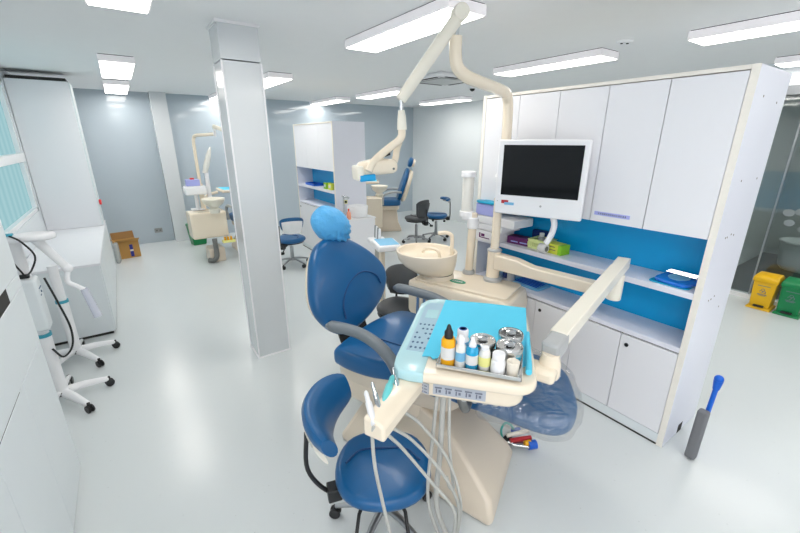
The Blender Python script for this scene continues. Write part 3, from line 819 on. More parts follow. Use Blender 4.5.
# assistant side: tray and suction holder on a bent arm behind the backrest
b = MB().tube(cr([(-.60,1.1,.18),(-.90,1.15,.18),(-1.12,1.18,.19),(-1.18,1.2,.26),(-1.19,1.2,.5),(-1.19,1.2,.96)],6), .032, n=14); b.build('assistant_arm', M['cream'], unit)
AM = T(-1.19,1.2,0) @ RZ(-38)
b = MB().pad(rrect(-.30,-.09,.0,.09,.03), .95, .985, .012, M=AM); b.build('suction_holder', M['white_plastic'], unit)
b = MB().pad(rrect(-.02,-.11,.28,.13,.03), .965, 1.03, .02, M=AM); at = b.build('assistant_tray', M['white_plastic'], unit)
b = MB().box(.0,-.08,1.03,.26,.11,1.034, M=AM); b.build('tray_liner', M['cyan_print'], at)
for k in range(4):
    b = MB().tube([AM @ Vector((-.26+.06*k,.0,z)) for z in (.90,.96,1.02,1.12)], [.012,.016,.016,.011], n=10); o = b.build('suction_handpiece', M['white_plastic' if k%2 else 'alu'], unit)
    MB().tube(cr([AM @ Vector((-.26+.06*k,0,.91)), AM @ Vector((-.26+.06*k,0,.6)), (-1.05,1.1,.35), (-.7,1.05,.3)],6), .010, n=8).build('hose', M['hose'], o)
# floor valves behind the base
v = MB().cyl((.55,.31,.03),(.70,.37,.03),.02); v.cyl((.60,.30,.04),(.72,.35,.04),.014); vv = v.build('valve_block', M['steel'], unit)
MB().cyl((.56,.40,.05),(.60,.44,.055),.024).build('valve_knob', M['valve_blue'], vv); MB().cyl((.69,.34,.05),(.73,.38,.05),.03).build('valve_knob', M['valve_blue'], vv)
b = MB(); b.cyl((.58,.30,.06),(.69,.40,.07),.015); b.build('red_pipe', M['valve_red'], vv)
b = MB(); b.cyl((.55,.31,.08),(.66,.43,.09),.014); b.build('white_pipe', M['ivory'], vv)
b = MB(); b.cyl((.67,.33,.06),(.70,.36,.065),.018); b.build('brass_nut', M['yellow'], vv)
b = MB().tube(cr([(.53,.29,.05),(.51,.31,.11),(.52,.35,.14),(.55,.39,.11),(.57,.41,.06)],6), .008, n=8); b.build('air_line', M['valve_teal'], vv)
b = MB(); b.cyl((.545,.30,.05),(.56,.35,.06),.02); b.build('black_fitting', M['black'], vv)

# ------------------------------------------------------------------ things on the unit
# blue disposable cover over the headrest
hc = BM @ Vector((.23,.80,.0))
b = MB(); rings = []
n, m = 64, 28
for i in range(m+1):
    a = max(-PI/2+.02, min(PI/2-.02, -PI/2 + PI*i/m))
    ring = []
    for k in range(n):
        th = 2*PI*k/n
        x = math.cos(a)*math.cos(th); y = math.cos(a)*math.sin(th); z = math.sin(a)
        gather = max(0, (x*.75 - y*.55) - .05)
        w = 1 + .09*gather*math.sin(th*17 + 6*a) + .08*gather*math.sin(11*a+3*th) + .02*math.sin(3*x+4*y+2*z)
        ring.append((x*.172*w, y*.135*w, z*.105*w))
    rings.append(ring)
b.loft(rings, M=UM @ BM @ T(.17,.758,-.01) @ RZ(-32))
tag(b.build('headrest_cover', M['cap_blue'], ang=80), 'crinkled light blue disposable cap pulled over the headrest of the dental chair', 'headrest cover')
# clear plastic sleeve over the foot end
b = MB(M=UM)
ol2 = cr([(.52,-.195,0),(.66,-.198,0),(.88,-.182,0),(.988,-.10,0),(1.003,.06,0),(.957,.21,0),(.885,.37,0),(.78,.455,0),(.64,.492,0),(.52,.48,0),(.48,.1,0)],5,True)
b.pad([(p.x + .006*math.sin(40*p.y), p.y + .006*math.sin(33*p.x)) for p in ol2], .553, .703, .05, .012, M=tilt)
tag(b.build('plastic_sleeve', M['wrap']), 'clear plastic sleeve wrapped round the blue foot end of the dental chair', 'plastic cover')
# paper liner
def LT(u, v, z): return UM @ TM @ Vector((u, v, z))
b = MB(M=UM @ TM)
ol = [(-.215,-.262),(-.18,-.254),(-.165,-.276),(-.14,-.254),(.0,-.25),(.16,-.25),(.20,-.26),(.228,-.23),(.245,.0),(.262,.385),(.05,.397),(-.196,.392),(-.20,.2)]
b.prism(ol, 1.0895, 1.0925)
b.tube([(.232,-.30,1.102),(.236,-.24,1.104),(.242,-.1,1.104),(.252,.06,1.1)], [.013,.013,.012,.008], n=12)
tag(b.build('paper_liner', M['liner']), 'bright light blue paper sheet spread over the instrument tray', 'paper sheet')
it = thing('instrument_tray', 'shallow steel tray holding bottles and canisters on the blue paper', 'tray', LT(.036,-.255,1.093), AZ+TA-4)
b = MB(); b.box(-.168,-.09,0,.168,.10,.004); b.build('base', M['steel'], it)
b = MB(); b.box(-.173,-.095,0,.173,-.09,.018); b.box(-.173,.10,0,.173,.105,.018); b.box(-.173,-.095,0,-.168,.105,.018); b.box(.168,-.095,0,.173,.105,.018); b.build('rim', M['steel'], it, bevel=.001)
ZT = 1.0975
def bottle(u, v, name, label, cat, parts, z=None, k=.88):
    t = thing(name, label, cat, LT(u, v, z or ZT), AZ+TA)
    for nm, prof, mm in parts: MB().lathe([(r_*k, z_) for r_, z_ in prof], 28).build(nm, M[mm], t)
    return t
bottle(-.098,-.300,'bottle','yellow squeeze bottle with a pointed black cap, left end of the steel tray','bottle',
   [('body',[(.001,0),(.03,0),(.034,.006),(.034,.11),(.028,.122),(.001,.122)],'yellow'),
    ('printed_label',[(.0345,.03),(.0348,.03),(.0348,.085),(.0345,.085)],'paper'),
    ('cap',[(.021,.12),(.021,.148),(.014,.158),(.009,.175),(.004,.182),(.001,.182)],'black')])
bottle(-.044,-.247,'bottle','tall white bottle with a blue printed cap behind the cyan bottle','bottle',
   [('body',[(.001,0),(.028,0),(.032,.006),(.032,.095),(.024,.108),(.001,.108)],'white_plastic'),
    ('printed_label',[(.0322,.03),(.0326,.03),(.0326,.09),(.0322,.09)],'cyan_print'),
    ('cap',[(.025,.108),(.027,.112),(.027,.136),(.022,.142),(.001,.142)],'white_plastic'),
    ('cap_ring',[(.014,.1422),(.014,.1435),(.019,.1435),(.019,.1422)],'blue_ink')])
bottle(-.045,-.308,'bottle','slim white nozzle bottle with a pale blue printed square beside the yellow bottle','bottle',
   [('body',[(.001,0),(.022,0),(.024,.005),(.024,.095),(.016,.108),(.001,.108)],'clear_white'),
    ('printed_label',[(.0242,.03),(.0245,.03),(.0245,.07),(.0242,.07)],'cyan_print'),
    ('nozzle',[(.018,.108),(.019,.115),(.019,.13),(.012,.14),(.001,.142)],'white_plastic')])
bottle(.002,-.307,'bottle','dropper bottle of bright cyan liquid with a white tip','bottle',
   [('body',[(.001,0),(.026,0),(.03,.005),(.03,.085),(.022,.098),(.001,.098)],'cyan_liquid'),
    ('printed_label',[(.0302,.022),(.0305,.022),(.0305,.065),(.0302,.065)],'paper'),
    ('dropper_tip',[(.017,.098),(.018,.106),(.012,.118),(.008,.138),(.001,.14)],'white_plastic')])
bottle(.0535,-.303,'bottle','small milky bottle with a pale yellow label band right of the cyan one','bottle',
   [('body',[(.001,0),(.024,0),(.027,.004),(.027,.075),(.02,.088),(.001,.088)],'clear_white'),
    ('yellow_label',[(.0272,.018),(.0275,.018),(.0275,.06),(.0272,.06)],'yel_pale'),
    ('cap',[(.017,.088),(.018,.1),(.008,.104),(.001,.105)],'white_plastic')])
bottle(.109,-.316,'jar','squat white plastic jar with a wide white screw cap','jar',
   [('body',[(.001,0),(.031,0),(.034,.005),(.034,.05),(.028,.058),(.001,.058)],'white_plastic'),
    ('screw_cap',[(.028,.058),(.029,.06),(.029,.084),(.026,.088),(.001,.088)],'white_plastic')])
bottle(.166,-.322,'cup','small cream cup at the right front corner of the steel tray','cup',
   [('body',[(.001,0),(.022,0),(.024,.003),(.03,.055),(.03,.06),(.026,.062),(.001,.05)],'cream_cup')])
def canister(u, v, label, z=ZT):
    return bottle(u, v, 'canister', label, 'canister',
     [('body',[(.001,0),(.05,0),(.053,.004),(.053,.062),(.001,.062)],'steel'),
      ('lid',[(.055,.06),(.056,.064),(.056,.082),(.053,.087),(.048,.087),(.044,.082),(.001,.082)],'steel'),
      ('lid_knob',[(.012,.082),(.022,.088),(.022,.094),(.012,.099),(.001,.1)],'chrome')], z, 1.0)
canister(.040,-.213,'steel lidded canister behind the cyan bottle, left of the other two')
canister(.152,-.234,'steel lidded canister behind the white jar, front one of the right pair')
canister(.160,-.116,'steel lidded canister standing furthest back on the blue paper', 1.0935)

# ------------------------------------------------------------------ stools
def make_stool(name, label, seatm, shell, loc, rz, H=.50, back=True, group=None, brot=0, sc=1.0):
    t = thing(name, label, 'stool', loc, rz, group)
    b = MB()
    rot = [R(18+brot+72*k) for k in range(5)]
    for a in rot:
        c, s = math.cos(a), math.sin(a)
        bb = MB().tube([(.03*c,.03*s,.115),(.12*c,.12*s,.112),(.27*c,.27*s,.075)], [.026,.022,.015], n=12, flat=.8)
        bb.build('base_leg', M['alu'], t)
        w = MB(); n_ = Vector((-s,c,0)); p = Vector((.275*c,.275*s,.032))
        for sd in (-1,1): w.cyl(p + n_*(.006*sd), p + n_*(.022*sd), .031, n=18)
        w.cyl(p + Vector((0,0,.0)), p + Vector((0,0,.05)), .009, n=8)
        w.build('caster', M['black'], t, bevel=.004)
    MB().lathe([(.045,.09),(.045,.13),(.03,.14),(.028,H-.17),(.001,H-.17)]).build('gas_column', M['alu'], t)
    MB().lathe([(.018,H-.18),(.018,H-.09),(.001,H-.09)]).build('piston', M['chrome'], t)
    MB().box(-.10,-.08,H-.12,.10,.08,H-.09).build('mechanism', M['black'], t, bevel=.01)
    MB().pad(ellipse(0,0,.215,.205,32), H-.105, H-.08, .01).build('seat_pan', M['black'], t)
    st = MB().pad(cr([(x*sc,y*sc,0) for x,y in ((.235,0),(.20,.14),(.10,.215),(-.05,.225),(-.18,.16),(-.225,0),(-.18,-.16),(-.05,-.225),(.10,-.215),(.20,-.14))],4,True), H-.085, H-.01, .036, .012).build('seat', M[seatm], t)
    if back:
        MB().tube([(x,y,H+.004) for x,y in [tuple(v[:2]) for v in cr([(.02,-.19,0),(-.06,-.12,0),(-.07,0,0),(-.06,.12,0),(.02,.19,0)],6)]], .005).build('seam', M['blue_vinyl_deep' if seatm=='blue_vinyl' else 'black'], st)
    for k, (dy, dz) in enumerate(((-.07,-.0),(.06,-.0))):
        l = MB().tube([(.10*(1 if k else .6),dy,H-.11),(.2,dy*1.7,H-.13),(.27,dy*1.9,H-.20)], .009, n=10)
        l.pad(rrect(.25,dy*1.9-.026,.315,dy*1.9+.026,.02), H-.235, H-.195, .012)
        l.build('lever', M['black'], t)
    return t
def arc_back(t, H, r, a0, a1, z0, z1, seatm, shell, stem_a, lean_k=.25, tk0=.035, drop=.035):
    """curved back pad round the seat; angles in degrees"""
    n = 18; rings = []; sh = []
    for k in range(n+1):
        f = k/n; a = R(a0 + (a1-a0)*f)
        e = math.sin(PI*min(1,max(0,(f*.94+.03))))**.24
        zc = (z0+z1)/2; hh = (z1-z0)/2*e; tk = tk0*e + .004
        c, s = math.cos(a), math.sin(a)
        ring = []
        for j in range(14):
            b_ = 2*PI*j/14
            dr = tk*math.cos(b_); dz = hh*math.sin(b_)
            lean = dz*lean_k
            ring.append(((r+dr+lean)*c, (r+dr+lean)*s, zc+dz))
        rings.append(ring)
        ring2 = []
        for j in range(14):
            b_ = 2*PI*j/14
            dr = .012*math.cos(b_) + tk*.9 + .006; dz = hh*.86*math.sin(b_) - drop
            ring2.append(((r+dr+dz*lean_k)*c, (r+dr+dz*lean_k)*s, zc+dz))
        sh.append(ring2)
    MB().loft(rings).build('back_pad', M[seatm], t)
    MB().loft(sh[2:-2]).build('back_shell', M[shell], t)
    a = R(stem_a); c, s = math.cos(a), math.sin(a)
    MB().tube(cr([(.10*c,.10*s,H-.105),(.22*c,.22*s,H-.13),(.30*c,.30*s,H-.10),((r+.065)*c,(r+.065)*s,H+.06),((r+.055)*c,(r+.055)*s,(z0+z1)/2)],6), .011, n=10).build('back_stem', M['black'], t)
    MB().box(-.03,-.035,-.045,.04,.035,.03, M=T(.255*c,.255*s,H-.115) @ RZ(stem_a)).build('stem_clamp', M['black'], t, bevel=.006)

op = make_stool('operator_stool', 'blue round dentist stool with curved side backrest in front of the dental unit', 'blue_vinyl', 'ivory', (.842,1.352,0), -122, H=.43, brot=-117, sc=1.08)
arc_back(op, .43, .315, 218, 312, .60, .81, 'blue_vinyl', 'ivory', 286, lean_k=.45, tk0=.052, drop=.065)
ms = make_stool('operator_stool', 'blue stool with white backed rest standing between the pillar and the far cabinet', 'blue_vinyl', 'ivory', (2.08,6.1,0), 200)
arc_back(ms, .50, .26, 20, 100, .60, .86, 'blue_vinyl', 'white_plastic', 20)
fs = make_stool('operator_stool', 'blue stool with a raised curved armrest beside the far dental chair', 'blue_vinyl', 'ivory', (5.22,6.12,0), 40, H=.55)
arc_back(fs, .55, .24, 250, 350, .80, .87, 'blue_vinyl', 'alu', 300)
gs = make_stool('assistant_stool', 'charcoal grey stool with a grey backrest beside the far blue stool', 'grey_dark', 'grey_dark', (4.70,6.12,0), 0, H=.55)
arc_back(gs, .55, .20, 230, 330, .52, .90, 'grey_dark', 'grey_dark', 280)
q = W(-.80,.95,0)
g2 = make_stool('assistant_stool', 'charcoal assistant stool half hidden between the chair backrest and spittoon bowl', 'grey_dark', 'grey_dark', (q.x,q.y,0), 20, H=.50, back=False, sc=.9)
arc_back(g2, .50, .18, -25, 75, .53, .83, 'grey_dark', 'grey_dark', 40)
q = W(.0,0,0)

# ------------------------------------------------------------------ far dental units
def far_unit(label, loc, rz, bx, seat_z=.62, lampdir=1, bxr=(.27,.52,.84,.22)):
    t = thing('dental_unit', label, 'dental unit', loc, rz)
    MB().loft([[(-.35,-.24,0),(.5,-.24,0),(.5,.24,0),(-.35,.24,0)],[(-.35,-.24,.06),(.52,-.24,.06),(.52,.24,.06),(-.35,.24,.06)],[(-.28,-.16,.2),(.3,-.18,.3),(.3,.18,.3),(-.28,.16,.2)],[(-.25,-.14,seat_z-.12),(.15,-.15,seat_z-.12),(.15,.15,seat_z-.12),(-.25,.14,seat_z-.12)]]).build('base', M['cream_base'], t, bevel=.02)
    MB().pad(rrect(-.33,-.28,.28,.28,.08), seat_z-.03, seat_z+.10, .04, .01).build('seat_cushion', M['blue_vinyl'], t)
    MB().pad(rrect(-.30,-.25,.26,.25,.08), seat_z-.13, seat_z-.02, .04).build('seat_shell', M['cream_base'], t)
    MB().pad(rrect(.27,-.24,.85,.24,.12), seat_z-.04, seat_z+.06, .04, M=T(.27,0,seat_z) @ RY(10) @ T(-.27,0,-seat_z)).build('leg_rest', M['blue_vinyl'], t)
    m = T(-.30,0,seat_z+.09) @ RY(-18)
    sil = [(p.x,p.y) for p in cr([(0,-.2,0),(.2,-.29,0),(.45,-.28,0),(.68,-.16,0),(.72,0,0),(.68,.16,0),(.45,.28,0),(.2,.29,0),(0,.2,0)],4,True)]
    MM_ = m @ Matrix(((0,0,1,0),(0,1,0,0),(1,0,0,0),(0,0,0,1)))
    MB().pad(sil, -.03, .05, .035, .015, M=MM_).build('backrest', M['blue_vinyl'], t)
    MB().pad([(x*.97,y*.96) for x,y in sil], -.13, -.03, .05, 0, M=MM_).build('back_shell', M['cream'], t)
    MB().pad(ellipse(.86,0,.11,.13), -.05, .04, .035, .015, M=MM_).build('headrest', M['blue_vinyl'], t)
    MB().pad(ellipse(.86,0,.09,.11), -.10, -.045, .02, M=MM_).build('headrest_shell', M['cream'], t)
    for s in (-1,1):
        MB().tube(cr([(-.34,s*.33,seat_z+.28),(-.1,s*.34,seat_z+.28),(.06,s*.34,seat_z+.2),(.08,s*.31,seat_z)],5), .025, n=10).build('armrest', M['grey_cap'], t)
    # side box
    MB().box(bx-bxr[0],bxr[1],bxr[3],bx+bxr[0],bxr[2],.86).build('unit_box', M['cream'], t, bevel=.03, seg=3)
    MB().box(bx-.24,.55,0,bx+.1,.80,.24).build('box_foot', M['cream_base'], t, bevel=.02)
    MB().lathe([(.07,.84),(.09,.9),(.06,.93),(.15,1.0),(.18,1.07),(.175,1.085),(.15,1.06),(.06,.99),(.001,.98)], cx=bx-.22, cy=.62).build('spittoon_bowl', M['ivory'], t)
    px = bx+.12
    MB().cyl((px,.72,.84),(px,.72,1.3),.04).build('post_sleeve', M['cream'], t)
    ld = lampdir
    MB().tube(cr([(px,.72,1.28),(px,.72,1.9),(px,.71,2.02),(px-.06*ld,.68,2.07),(px-.30*ld,.58,2.08),(px-.55*ld,.5,2.09)],5), .026, n=12).build('lamp_tube', M['cream'], t)
    MB().cyl((px-.55*ld,.5,2.05),(px-.55*ld,.5,2.22),.02).build('pivot', M['white_plastic'], t)
    MB().tube([(px-.55*ld,.5,2.2),(px-1.05*ld,.2,2.02)], .03, n=12).build('spring_arm', M['ivory'], t)
    MB().pad(rrect(px-1.2*ld-.14,.06,px-1.2*ld+.14,.26,.05), 1.84, 1.93, .03).build('lamp_head', M['ivory'], t)
    MB().tube([(px-1.05*ld,.2,2.02),(px-1.12*ld,.17,1.92)], .022).build('yoke', M['ivory'], t)
    # tray
    MB().tube(cr([(px,.72,1.0),(px+.25,.66,1.02),(px+.5,.5,1.05),(px+.52,.35,1.08)],5), .028, n=10).build('tray_arm', M['cream'], t)
    tr = MB().pad(rrect(.15,-.12,.72,.34,.06), 1.09, 1.14, .02).build('tray_top', M['cream'], t)
    MB().box(.2,-.08,1.141,.66,.3,1.145).build('tray_liner', M['liner'], tr)
    return t
far_unit('distant cream dental unit with blue chair seen side on against the right wall', (4.85,7.49,0), 150, .38, lampdir=-1)
u2 = far_unit('distant cream dental unit left of the white pillar with its chair behind the pillar', (1.76,7.42,0), 92, -.15, lampdir=1, bxr=(.20,.44,1.0,.42))
# accessories of the far left unit
b = MB().tube(cr([(1.08,7.02,.41),(1.08,7.0,.25),(1.07,6.96,.12),(1.02,6.96,.055),(.95,7.02,.05)],6), .04, n=14)
tag(b.build('suction_hose', M['hose_dark']), 'thick grey ribbed hose under the distant left dental unit', 'hose')
t = thing('instrument_basin', 'white basin on the box of the distant left dental unit', 'basin', (.95,7.36,.87))
MB().box(-.1,-.1,0,.1,.1,.015).build('foot', M['white_plastic'], t)
MB().cyl((0,0,.015),(0,0,.26),.03).build('stem', M['white_plastic'], t)
MB().pad(rrect(-.17,-.13,.17,.13,.04), .26, .40, .03).build('bowl', M['white_plastic'], t)
t = thing('tissue_box', 'violet tissue box standing on the white basin of the distant left unit', 'box', (.93,7.36,1.275))
MB().box(-.10,-.08,0,.10,.08,.10).build('body', M['lilac'], t, bevel=.006)
MB().box(-.03,-.03,.10,.03,.03,.125).build('red_cap', M['red'], t, bevel=.004)
t = thing('polishing_lamp', 'white curved plastic lamp shade rising behind the violet tissue box', 'lamp', (1.175,7.44,.87))
MB().cyl((0,0,0),(0,0,.62),.035).build('stem', M['white_plastic'], t)
MB().loft([[(-.02+.14*f+.04*math.cos(a)*w, .05*math.sin(a)*w*2, .6+.42*f) for a in [2*PI*k/12 for k in range(12)]] for f, w in ((0,1),(.3,1.2),(.7,1.0),(1,.35))]).build('shade', M['clear_white'], t)
t = thing('waste_bin', 'green bin on the floor behind the distant left dental unit', 'bin', (1.02,8.55,0), 10)
MB().loft([[(-.12,-.1,0),(.12,-.1,0),(.12,.1,0),(-.12,.1,0)],[(-.15,-.13,.36),(.15,-.13,.36),(.15,.13,.36),(-.15,.13,.36)]]).build('body', M['bin_green'], t, bevel=.01)
MB().box(-.16,-.14,.36,.16,.14,.42).build('lid', M['bin_green'], t, bevel=.02)
t = thing('tool_caddy', 'small yellow tray hanging at the distant left dental chair', 'tray', (1.30,7.02,.32))
MB().box(-.1,-.06,0,.1,.06,.04).build('base', M['yel_pale'], t, bevel=.006)
b = MB()
for k in range(3): b.box(-.07+.05*k,-.03,.04,-.04+.05*k,.03,.1)
b.build('cartridge', M['yellow'], t, bevel=.004)
t = thing('tissue_box', 'blue box on the tray of the distant right dental unit', 'box', (4.52,7.73,1.146), 20)
MB().box(-.11,-.07,0,.11,.07,.12).build('body', M['blue_panel'], t, bevel=.006)
MB().pad(ellipse(0,0,.06,.03,16),.12,.124,.001).build('opening', M['paper'], t)

# vanity with vessel basin
t = thing('wash_stand', 'white vanity with a round vessel basin beside the far cabinet block', 'wash stand', (2.68,5.16,.0))
MB().box(0,0,.06,.46,.40,.83).build('cabinet', M['white_board'], t, bevel=.006)
MB().box(.02,.02,0,.44,.38,.06).build('plinth', M['white_grey'], t)
MB().box(-.01,-.01,.83,.47,.41,.85).build('top', M['white_plastic'], t, bevel=.004)
bs = MB().lathe([(.12,.85),(.15,.86),(.165,1.01),(.16,1.02),(.147,1.01),(.12,.9),(.001,.885)], cx=.25, cy=.18).build('basin', M['white_plastic'], t)
b = MB().tube(cr([(.09,.33,.85),(.09,.33,1.12),(.095,.32,1.15),(.12,.28,1.155),(.15,.25,1.14)],5), .013, n=10); b.cyl((.09,.33,.85),(.09,.33,.88),.024); b.box(.06,.325,1.16,.12,.335,1.172)
b.build('faucet', M['chrome'], t)
t = thing('soap_bottle', 'small pink orange bottle standing at the left edge of the vanity top', 'bottle', (2.70,5.20,.852))
MB().lathe([(.001,0),(.03,0),(.032,.01),(.032,.10),(.015,.125),(.001,.125)]).build('body', M['pink'], t)
MB().lathe([(.012,.125),(.014,.16),(.001,.165)]).build('pump', M['orange'], t)

# ------------------------------------------------------------------ left side of the room
t = thing('base_cabinet', 'low white counter cabinet against the left wall below the window', 'cabinet', (-.365,4.87,0))
MB().box(-.62,0,.03,0,2.75,.775).build('carcass', M['white_grey'], t, bevel=.003)
MB().box(-.60,.012,0,-.02,2.7,.03).build('plinth', M['dark_gap'], t)
MB().box(-.63,-.012,.775,.012,2.75,.80).build('counter', M['white_board'], t, bevel=.004)
q = MB()
for k in range(4): q.box(-.001,.685*k+.01,.05,.012,.685*k+.675,.76)
q.build('door', M['white_grey'], t, bevel=.002)
t = thing('tall_cabinet', 'tall white cabinet standing on the left counter beside the window', 'cabinet', (-.365,7.1,.801))
MB().box(-.63,0,0,-.015,.42,1.93).build('carcass', M['white_board'], t, bevel=.004)
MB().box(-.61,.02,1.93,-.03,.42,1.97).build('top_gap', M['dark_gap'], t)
MB().box(-.015,.01,.01,.005,.41,1.92).build('door', M['white_grey'], t, bevel=.002)
t = thing('wall_hook', 'small red clip on the front edge of the tall left cabinet', 'hook', (-.353,7.14,1.14))
MB().pad(ellipse(0,0,.04,.06,16),0,.03,.012, M=RY(90)).build('clip', M['red'], t)
t = thing('near_cabinet', 'pale grey white cabinet front at the left edge nearest the viewer', 'cabinet', (-.55,.68,0))
MB().box(-.44,0,.0,-.02,2.08,2.45).build('carcass', M['white_grey'], t, bevel=.003)
MB().box(-.02,0,.93,0,2.08,1.255).build('drawer_front', M['white_grey'], t, bevel=.003)
MB().box(-.02,0,1.33,0,2.08,2.45).build('upper_door', M['white_grey'], t, bevel=.003)
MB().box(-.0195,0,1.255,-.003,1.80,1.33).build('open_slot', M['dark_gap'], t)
MB().box(-.02,1.80,1.258,0,2.08,1.326).build('drawer_front', M['white_grey'], t, bevel=.003)
for k in range(4): MB().box(-.02,.52*k+.002,.03,0,.52*k+.518,.924).build('lower_door', M['white_grey'], t, bevel=.002)
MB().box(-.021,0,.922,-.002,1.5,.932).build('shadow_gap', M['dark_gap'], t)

def lamp_stand(label, loc, rz, hgt, full):
    t = thing('lamp_stand', label, 'mobile stand', loc, rz)
    for k in range(5):
        a = R(16+72*k); c, s = math.cos(a), math.sin(a)
        MB().tube([(.02*c,.02*s,.11),(.15*c,.15*s,.10),(.30*c,.30*s,.07)], [.034,.03,.022], n=12, flat=.7).build('base_leg', M['white_plastic'], t)
        w = MB(); n_ = Vector((-s,c,0)); p = Vector((.305*c,.305*s,.033))
        for sd in (-1,1): w.cyl(p + n_*(.006*sd), p + n_*(.022*sd), .032, n=18)
        w.cyl(p, p + Vector((0,0,.055)), .012, n=8)
        w.build('caster', M['black'], t, bevel=.004)
    MB().cyl((0,0,.08),(0,0,.62),.042).build('lower_column', M['white_plastic'], t, bevel=.006)
    MB().cyl((0,0,.09),(0,0,.12),.05).build('column_foot', M['black'], t)
    MB().cyl((0,0,.60),(0,0,.625),.048).build('teal_ring', M['teal_band'], t)
    MB().cyl((0,0,.62),(0,0,hgt),.036).build('upper_column', M['white_plastic'], t)
    if not full: return t
    MB().box(-.05,-.075,.66,.06,.075,1.06).build('control_box', M['white_grey'], t, bevel=.02, seg=3)
    b = MB(); b.box(.058,-.05,.98,.063,.03,.986); b.box(.058,-.05,.93,.063,-.02,.936); b.cyl((.055,.0,.95),(.064,.0,.95),.008); b.build('control_mark', M['key'], t)
    MB().box(-.02,-.05,1.07,.03,.05,1.1).build('socket_block', M['black'], t, bevel=.004)
    return t
lsA = lamp_stand('white mobile lamp stand with an oval head and looped black cable at the left', (-.70,3.66,0), -28, 1.34, True)
lsA.rotation_euler = (0,0,0)
Vloc = lambda x,y,z: (x+.70, y-3.66, z)
MB().pad(ellipse(.10,-.05,.135,.075,28), 1.335, 1.385, .02, .01).build('oval_head', M['white_plastic'], lsA)
MB().box(-.045,-.10,1.386,.02,-.05,1.40).build('blue_button', M['teal_band'], lsA, bevel=.004)
MB().tube([(.12,-.05,1.34),(.235,.0,1.10)], [.034,.028], n=12, flat=.7).build('swing_arm', M['white_plastic'], lsA)
MB().ball((.238,.0,1.09), .034).build('arm_joint', M['white_plastic'], lsA)
MB().tube(cr([(.24,.0,1.09),(.225,-.02,1.03),(.225,-.03,.99),(.26,-.04,.96),(.305,-.05,.92)],5), .018, n=10).build('elbow', M['white_plastic'], lsA)
MB().cyl((.305,-.05,.93),(.345,-.05,.69),.024,.028).build('light_guide', M['clear_tube'], lsA)
MB().tube(cr([(.0,-.09,1.39),(.06,-.14,1.35),(.11,-.16,1.25),(.07,-.13,1.15),(.02,-.05,1.09)],7), .006, n=8).build('cable', M['black'], lsA)
MB().tube(cr([(-.02,-.10,1.32),(-.02,-.10,1.22),(.0,-.05,1.12),(.0,-.02,1.09)],7), .006, n=8).build('cable', M['black'], lsA)
MB().tube(cr([(.10,-.02,1.05),(.14,-.05,.85),(.17,-.07,.65),(.15,-.07,.5),(.08,-.05,.42),(.03,-.04,.5)],7), .007, n=8).build('cable', M['black'], lsA)
lsB = lamp_stand('second white mobile stand behind the lamp stand, mostly hidden', (-.655,4.40,0), 0, .95, False)

# cardboard carton and wall socket at the far wall
t = thing('cardboard_box', 'open brown cardboard carton with a blue tape mark by the far wall', 'box', (-.175,8.30,0), 10)
b = MB(); b.box(-.17,-.14,0,.17,.14,.012)
b.box(-.17,-.14,.012,.17,-.13,.30); b.box(-.17,.13,.012,.17,.14,.30); b.box(-.17,-.13,.012,-.16,.13,.30); b.box(.16,-.13,.012,.17,.13,.30)
b.build('carton', M['card'], t)
b = MB(); b.add([(-.17,-.14,.30),(.17,-.14,.30),(.16,-.26,.35),(-.16,-.26,.33)],[(0,1,2,3)], M=None); 
b = MB(); b.box(-.17,-.005,0,.17,.0,.14, M=T(0,-.14,.30) @ RX(62)); b.build('front_flap', M['card'], t)
b = MB(); b.box(-.17,0,0,.17,.005,.13, M=T(0,.14,.30) @ RX(-20)); b.build('back_flap', M['card_dark'], t)
b = MB(); b.box(-.005,-.13,0,0,.13,.12, M=T(-.17,0,.30) @ RY(-40)); b.build('side_flap', M['card_dark'], t)
b = MB(); b.box(.02,-.143,.02,.07,-.139,.24); b.build('tape', M['tape'], t)
b = MB(); b.box(.02,-.1445,.12,.07,-.1425,.15); b.build('tape_label', M['paper'], t)
MB().pad(ellipse(0,0,.12,.09,14), .2, .30, .04).build('packing', M['yel_pale'], t)
t = tag(MB().pad(cr([(-.07,-.12,0),(.02,-.15,0),(.06,-.05,0),(.07,.1,0),(0,.16,0),(-.06,.08,0)],4,True), 0, .34, .05).build('plastic_bag', M['foil']), 'crumpled clear plastic bag between the cardboard carton and cabinet', 'bag')
t.location = (-.315,7.95,.0); t.scale = (.55,.6,1)
t = thing('wall_socket', 'small grey wall socket low on the far wall right of the carton', 'socket', (.40,YB-.001,.24))
MB().box(-.07,-.012,-.045,.07,0,.045).build('plate', M['socket'], t, bevel=.004)
b = MB(); b.box(-.045,-.015,-.015,-.015,-.011,.015); b.box(.015,-.015,-.015,.045,-.011,.015); b.build('outlet', M['hose_dark'], t)

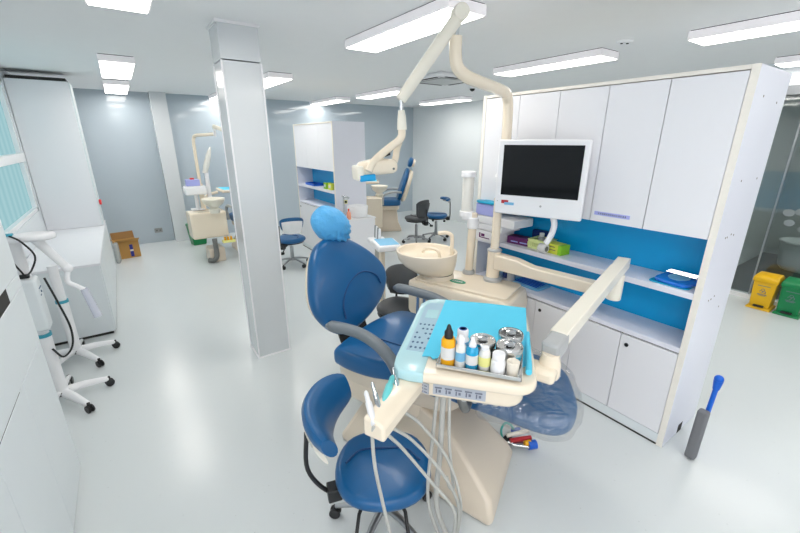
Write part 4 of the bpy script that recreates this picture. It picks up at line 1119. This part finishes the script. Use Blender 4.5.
# ------------------------------------------------------------------ right side
def pedal_bin(label, mm, loc, rz):
    t = thing('pedal_bin', label, 'bin', loc, rz)
    # faces -X
    MB().loft([[(-.11,-.095,.02),(.11,-.095,.02),(.11,.095,.02),(-.11,.095,.02)],[(-.125,-.108,.355),(.125,-.108,.355),(.125,.108,.355),(-.125,.108,.355)]]).build('body', M[mm], t, bevel=.012)
    MB().loft([[(-.145,-.12,0),(.13,-.12,0),(.13,.12,0),(-.145,.12,0)],[(-.13,-.11,.03),(.125,-.11,.03),(.125,.11,.03),(-.13,.11,.03)]]).build('foot', M[mm], t, bevel=.006)
    MB().loft([[(-.14,-.12,.35),(.135,-.12,.35),(.135,.12,.35),(-.14,.12,.35)],[(-.135,-.118,.40),(.13,-.118,.40),(.13,.118,.40),(-.135,.118,.40)],[(-.09,-.105,.43),(.11,-.105,.43),(.11,.105,.43),(-.09,.105,.43)]]).build('lid', M[mm], t, bevel=.01)
    MB().box(-.15,-.05,.035,-.105,.05,.055).build('pedal', M['black'], t, bevel=.006)
    b = MB()
    for k in range(3):
        a = R(90+120*k); ring = [(0, .016*math.cos(a)+.016*math.cos(2*PI*j/16), .016*math.sin(a)+.016*math.sin(2*PI*j/16)) for j in range(13)]
        b.tube([(-.122, y, .235+z) for _, y, z in ring], .003, n=6)
    b.box(-.1215,-.045,.19,-.1195,.045,.198); b.box(-.1205,-.035,.178,-.1185,.035,.184)
    b.box(-.1265,-.06,.30,-.1225,.06,.306)
    b.build('printed_mark', M['ink'], t)
    return t
pedal_bin('yellow pedal bin with a dark hazard mark in front of the glass', 'bin_yellow', (6.29,1.05,0), 0)
pedal_bin('green pedal bin cut by the right edge of the photo', 'bin_green', (6.30,.795,0), 0)
t = thing('round_tub', 'white round tub on the dark floor behind the glass', 'tub', (8.72,1.12,0))
MB().lathe([(.001,0),(.26,0),(.30,.05),(.34,.42),(.36,.44),(.36,.46),(.33,.46),(.29,.1),(.001,.06)],32).build('body', M['tub'], t)
t = thing('floor_mop', 'blue handled sponge mop leaning on the end panel of the cabinet', 'mop', (2.775,.565,0))
MB().box(-.06,-.03,.0,.0,.03,.36, M=T(0,0,.002) @ RY(3)).build('sponge_head', M['mop_grey'], t, bevel=.015, seg=3)
b = MB(); b.cyl((.02,0,.005),(.06,-.01,.52),.014); b.cyl((.035,0,.20),(.038,0,.23),.022); b.build('handle', M['mop_blue'], t)
b = MB(); b.cyl((.058,-.01,.50),(.064,-.01,.56),.018,.026); b.ball((.064,-.01,.572),.026); b.build('grip', M['mop_blue'], t)
b = MB(); b.box(-.01,-.012,.10,.05,.012,.14); b.box(-.01,-.012,.24,.06,.012,.27); b.build('clip', M['mop_blue'], t)
# frosted flower decal on the glass
t = tag(MB().build('flower_decal', M['decal']) if False else (lambda b: b.build('flower_decal', M['decal']))(
    (lambda b: [b.pad([(x,y) for x,y in ellipse(cy,cz,r,r*.8,14)], -.001, .001, .0005, M=T(XR-.009,0,0) @ Matrix(((0,0,1,0),(1,0,0,0),(0,1,0,0),(0,0,0,1)))) for cy,cz,r in
      ((1.10,1.16,.055),(1.0,1.18,.05),(.93,1.12,.06),(1.07,1.04,.05),(.86,1.02,.055),(.80,1.10,.05),(.94,.98,.045),(.74,1.18,.05))] and b)(MB())), 
    'grey frosted flower decal on the glass partition', 'decal')

# ------------------------------------------------------------------ light, camera, view
w = bpy.data.worlds.new('World'); bpy.context.scene.world = w; w.use_nodes = True
w.node_tree.nodes['Background'].inputs['Color'].default_value = (.75,.87,1,1)
w.node_tree.nodes['Background'].inputs['Strength'].default_value = 0.6
cam = bpy.data.cameras.new('camera'); co = bpy.data.objects.new('camera', cam); C.objects.link(co)
cam.sensor_width = 36; cam.lens = 386/800*36; cam.clip_start = .05
co.location = (0,0,2.0)
co.rotation_euler = (R(90-18.145), 0, R(-35.05))
sc = bpy.context.scene; sc.camera = co
sc.view_settings.view_transform = 'Standard'; sc.view_settings.look = 'None'
sc.view_settings.gamma = 1; sc.view_settings.use_curve_mapping = False
sc.view_settings.exposure = 0.0
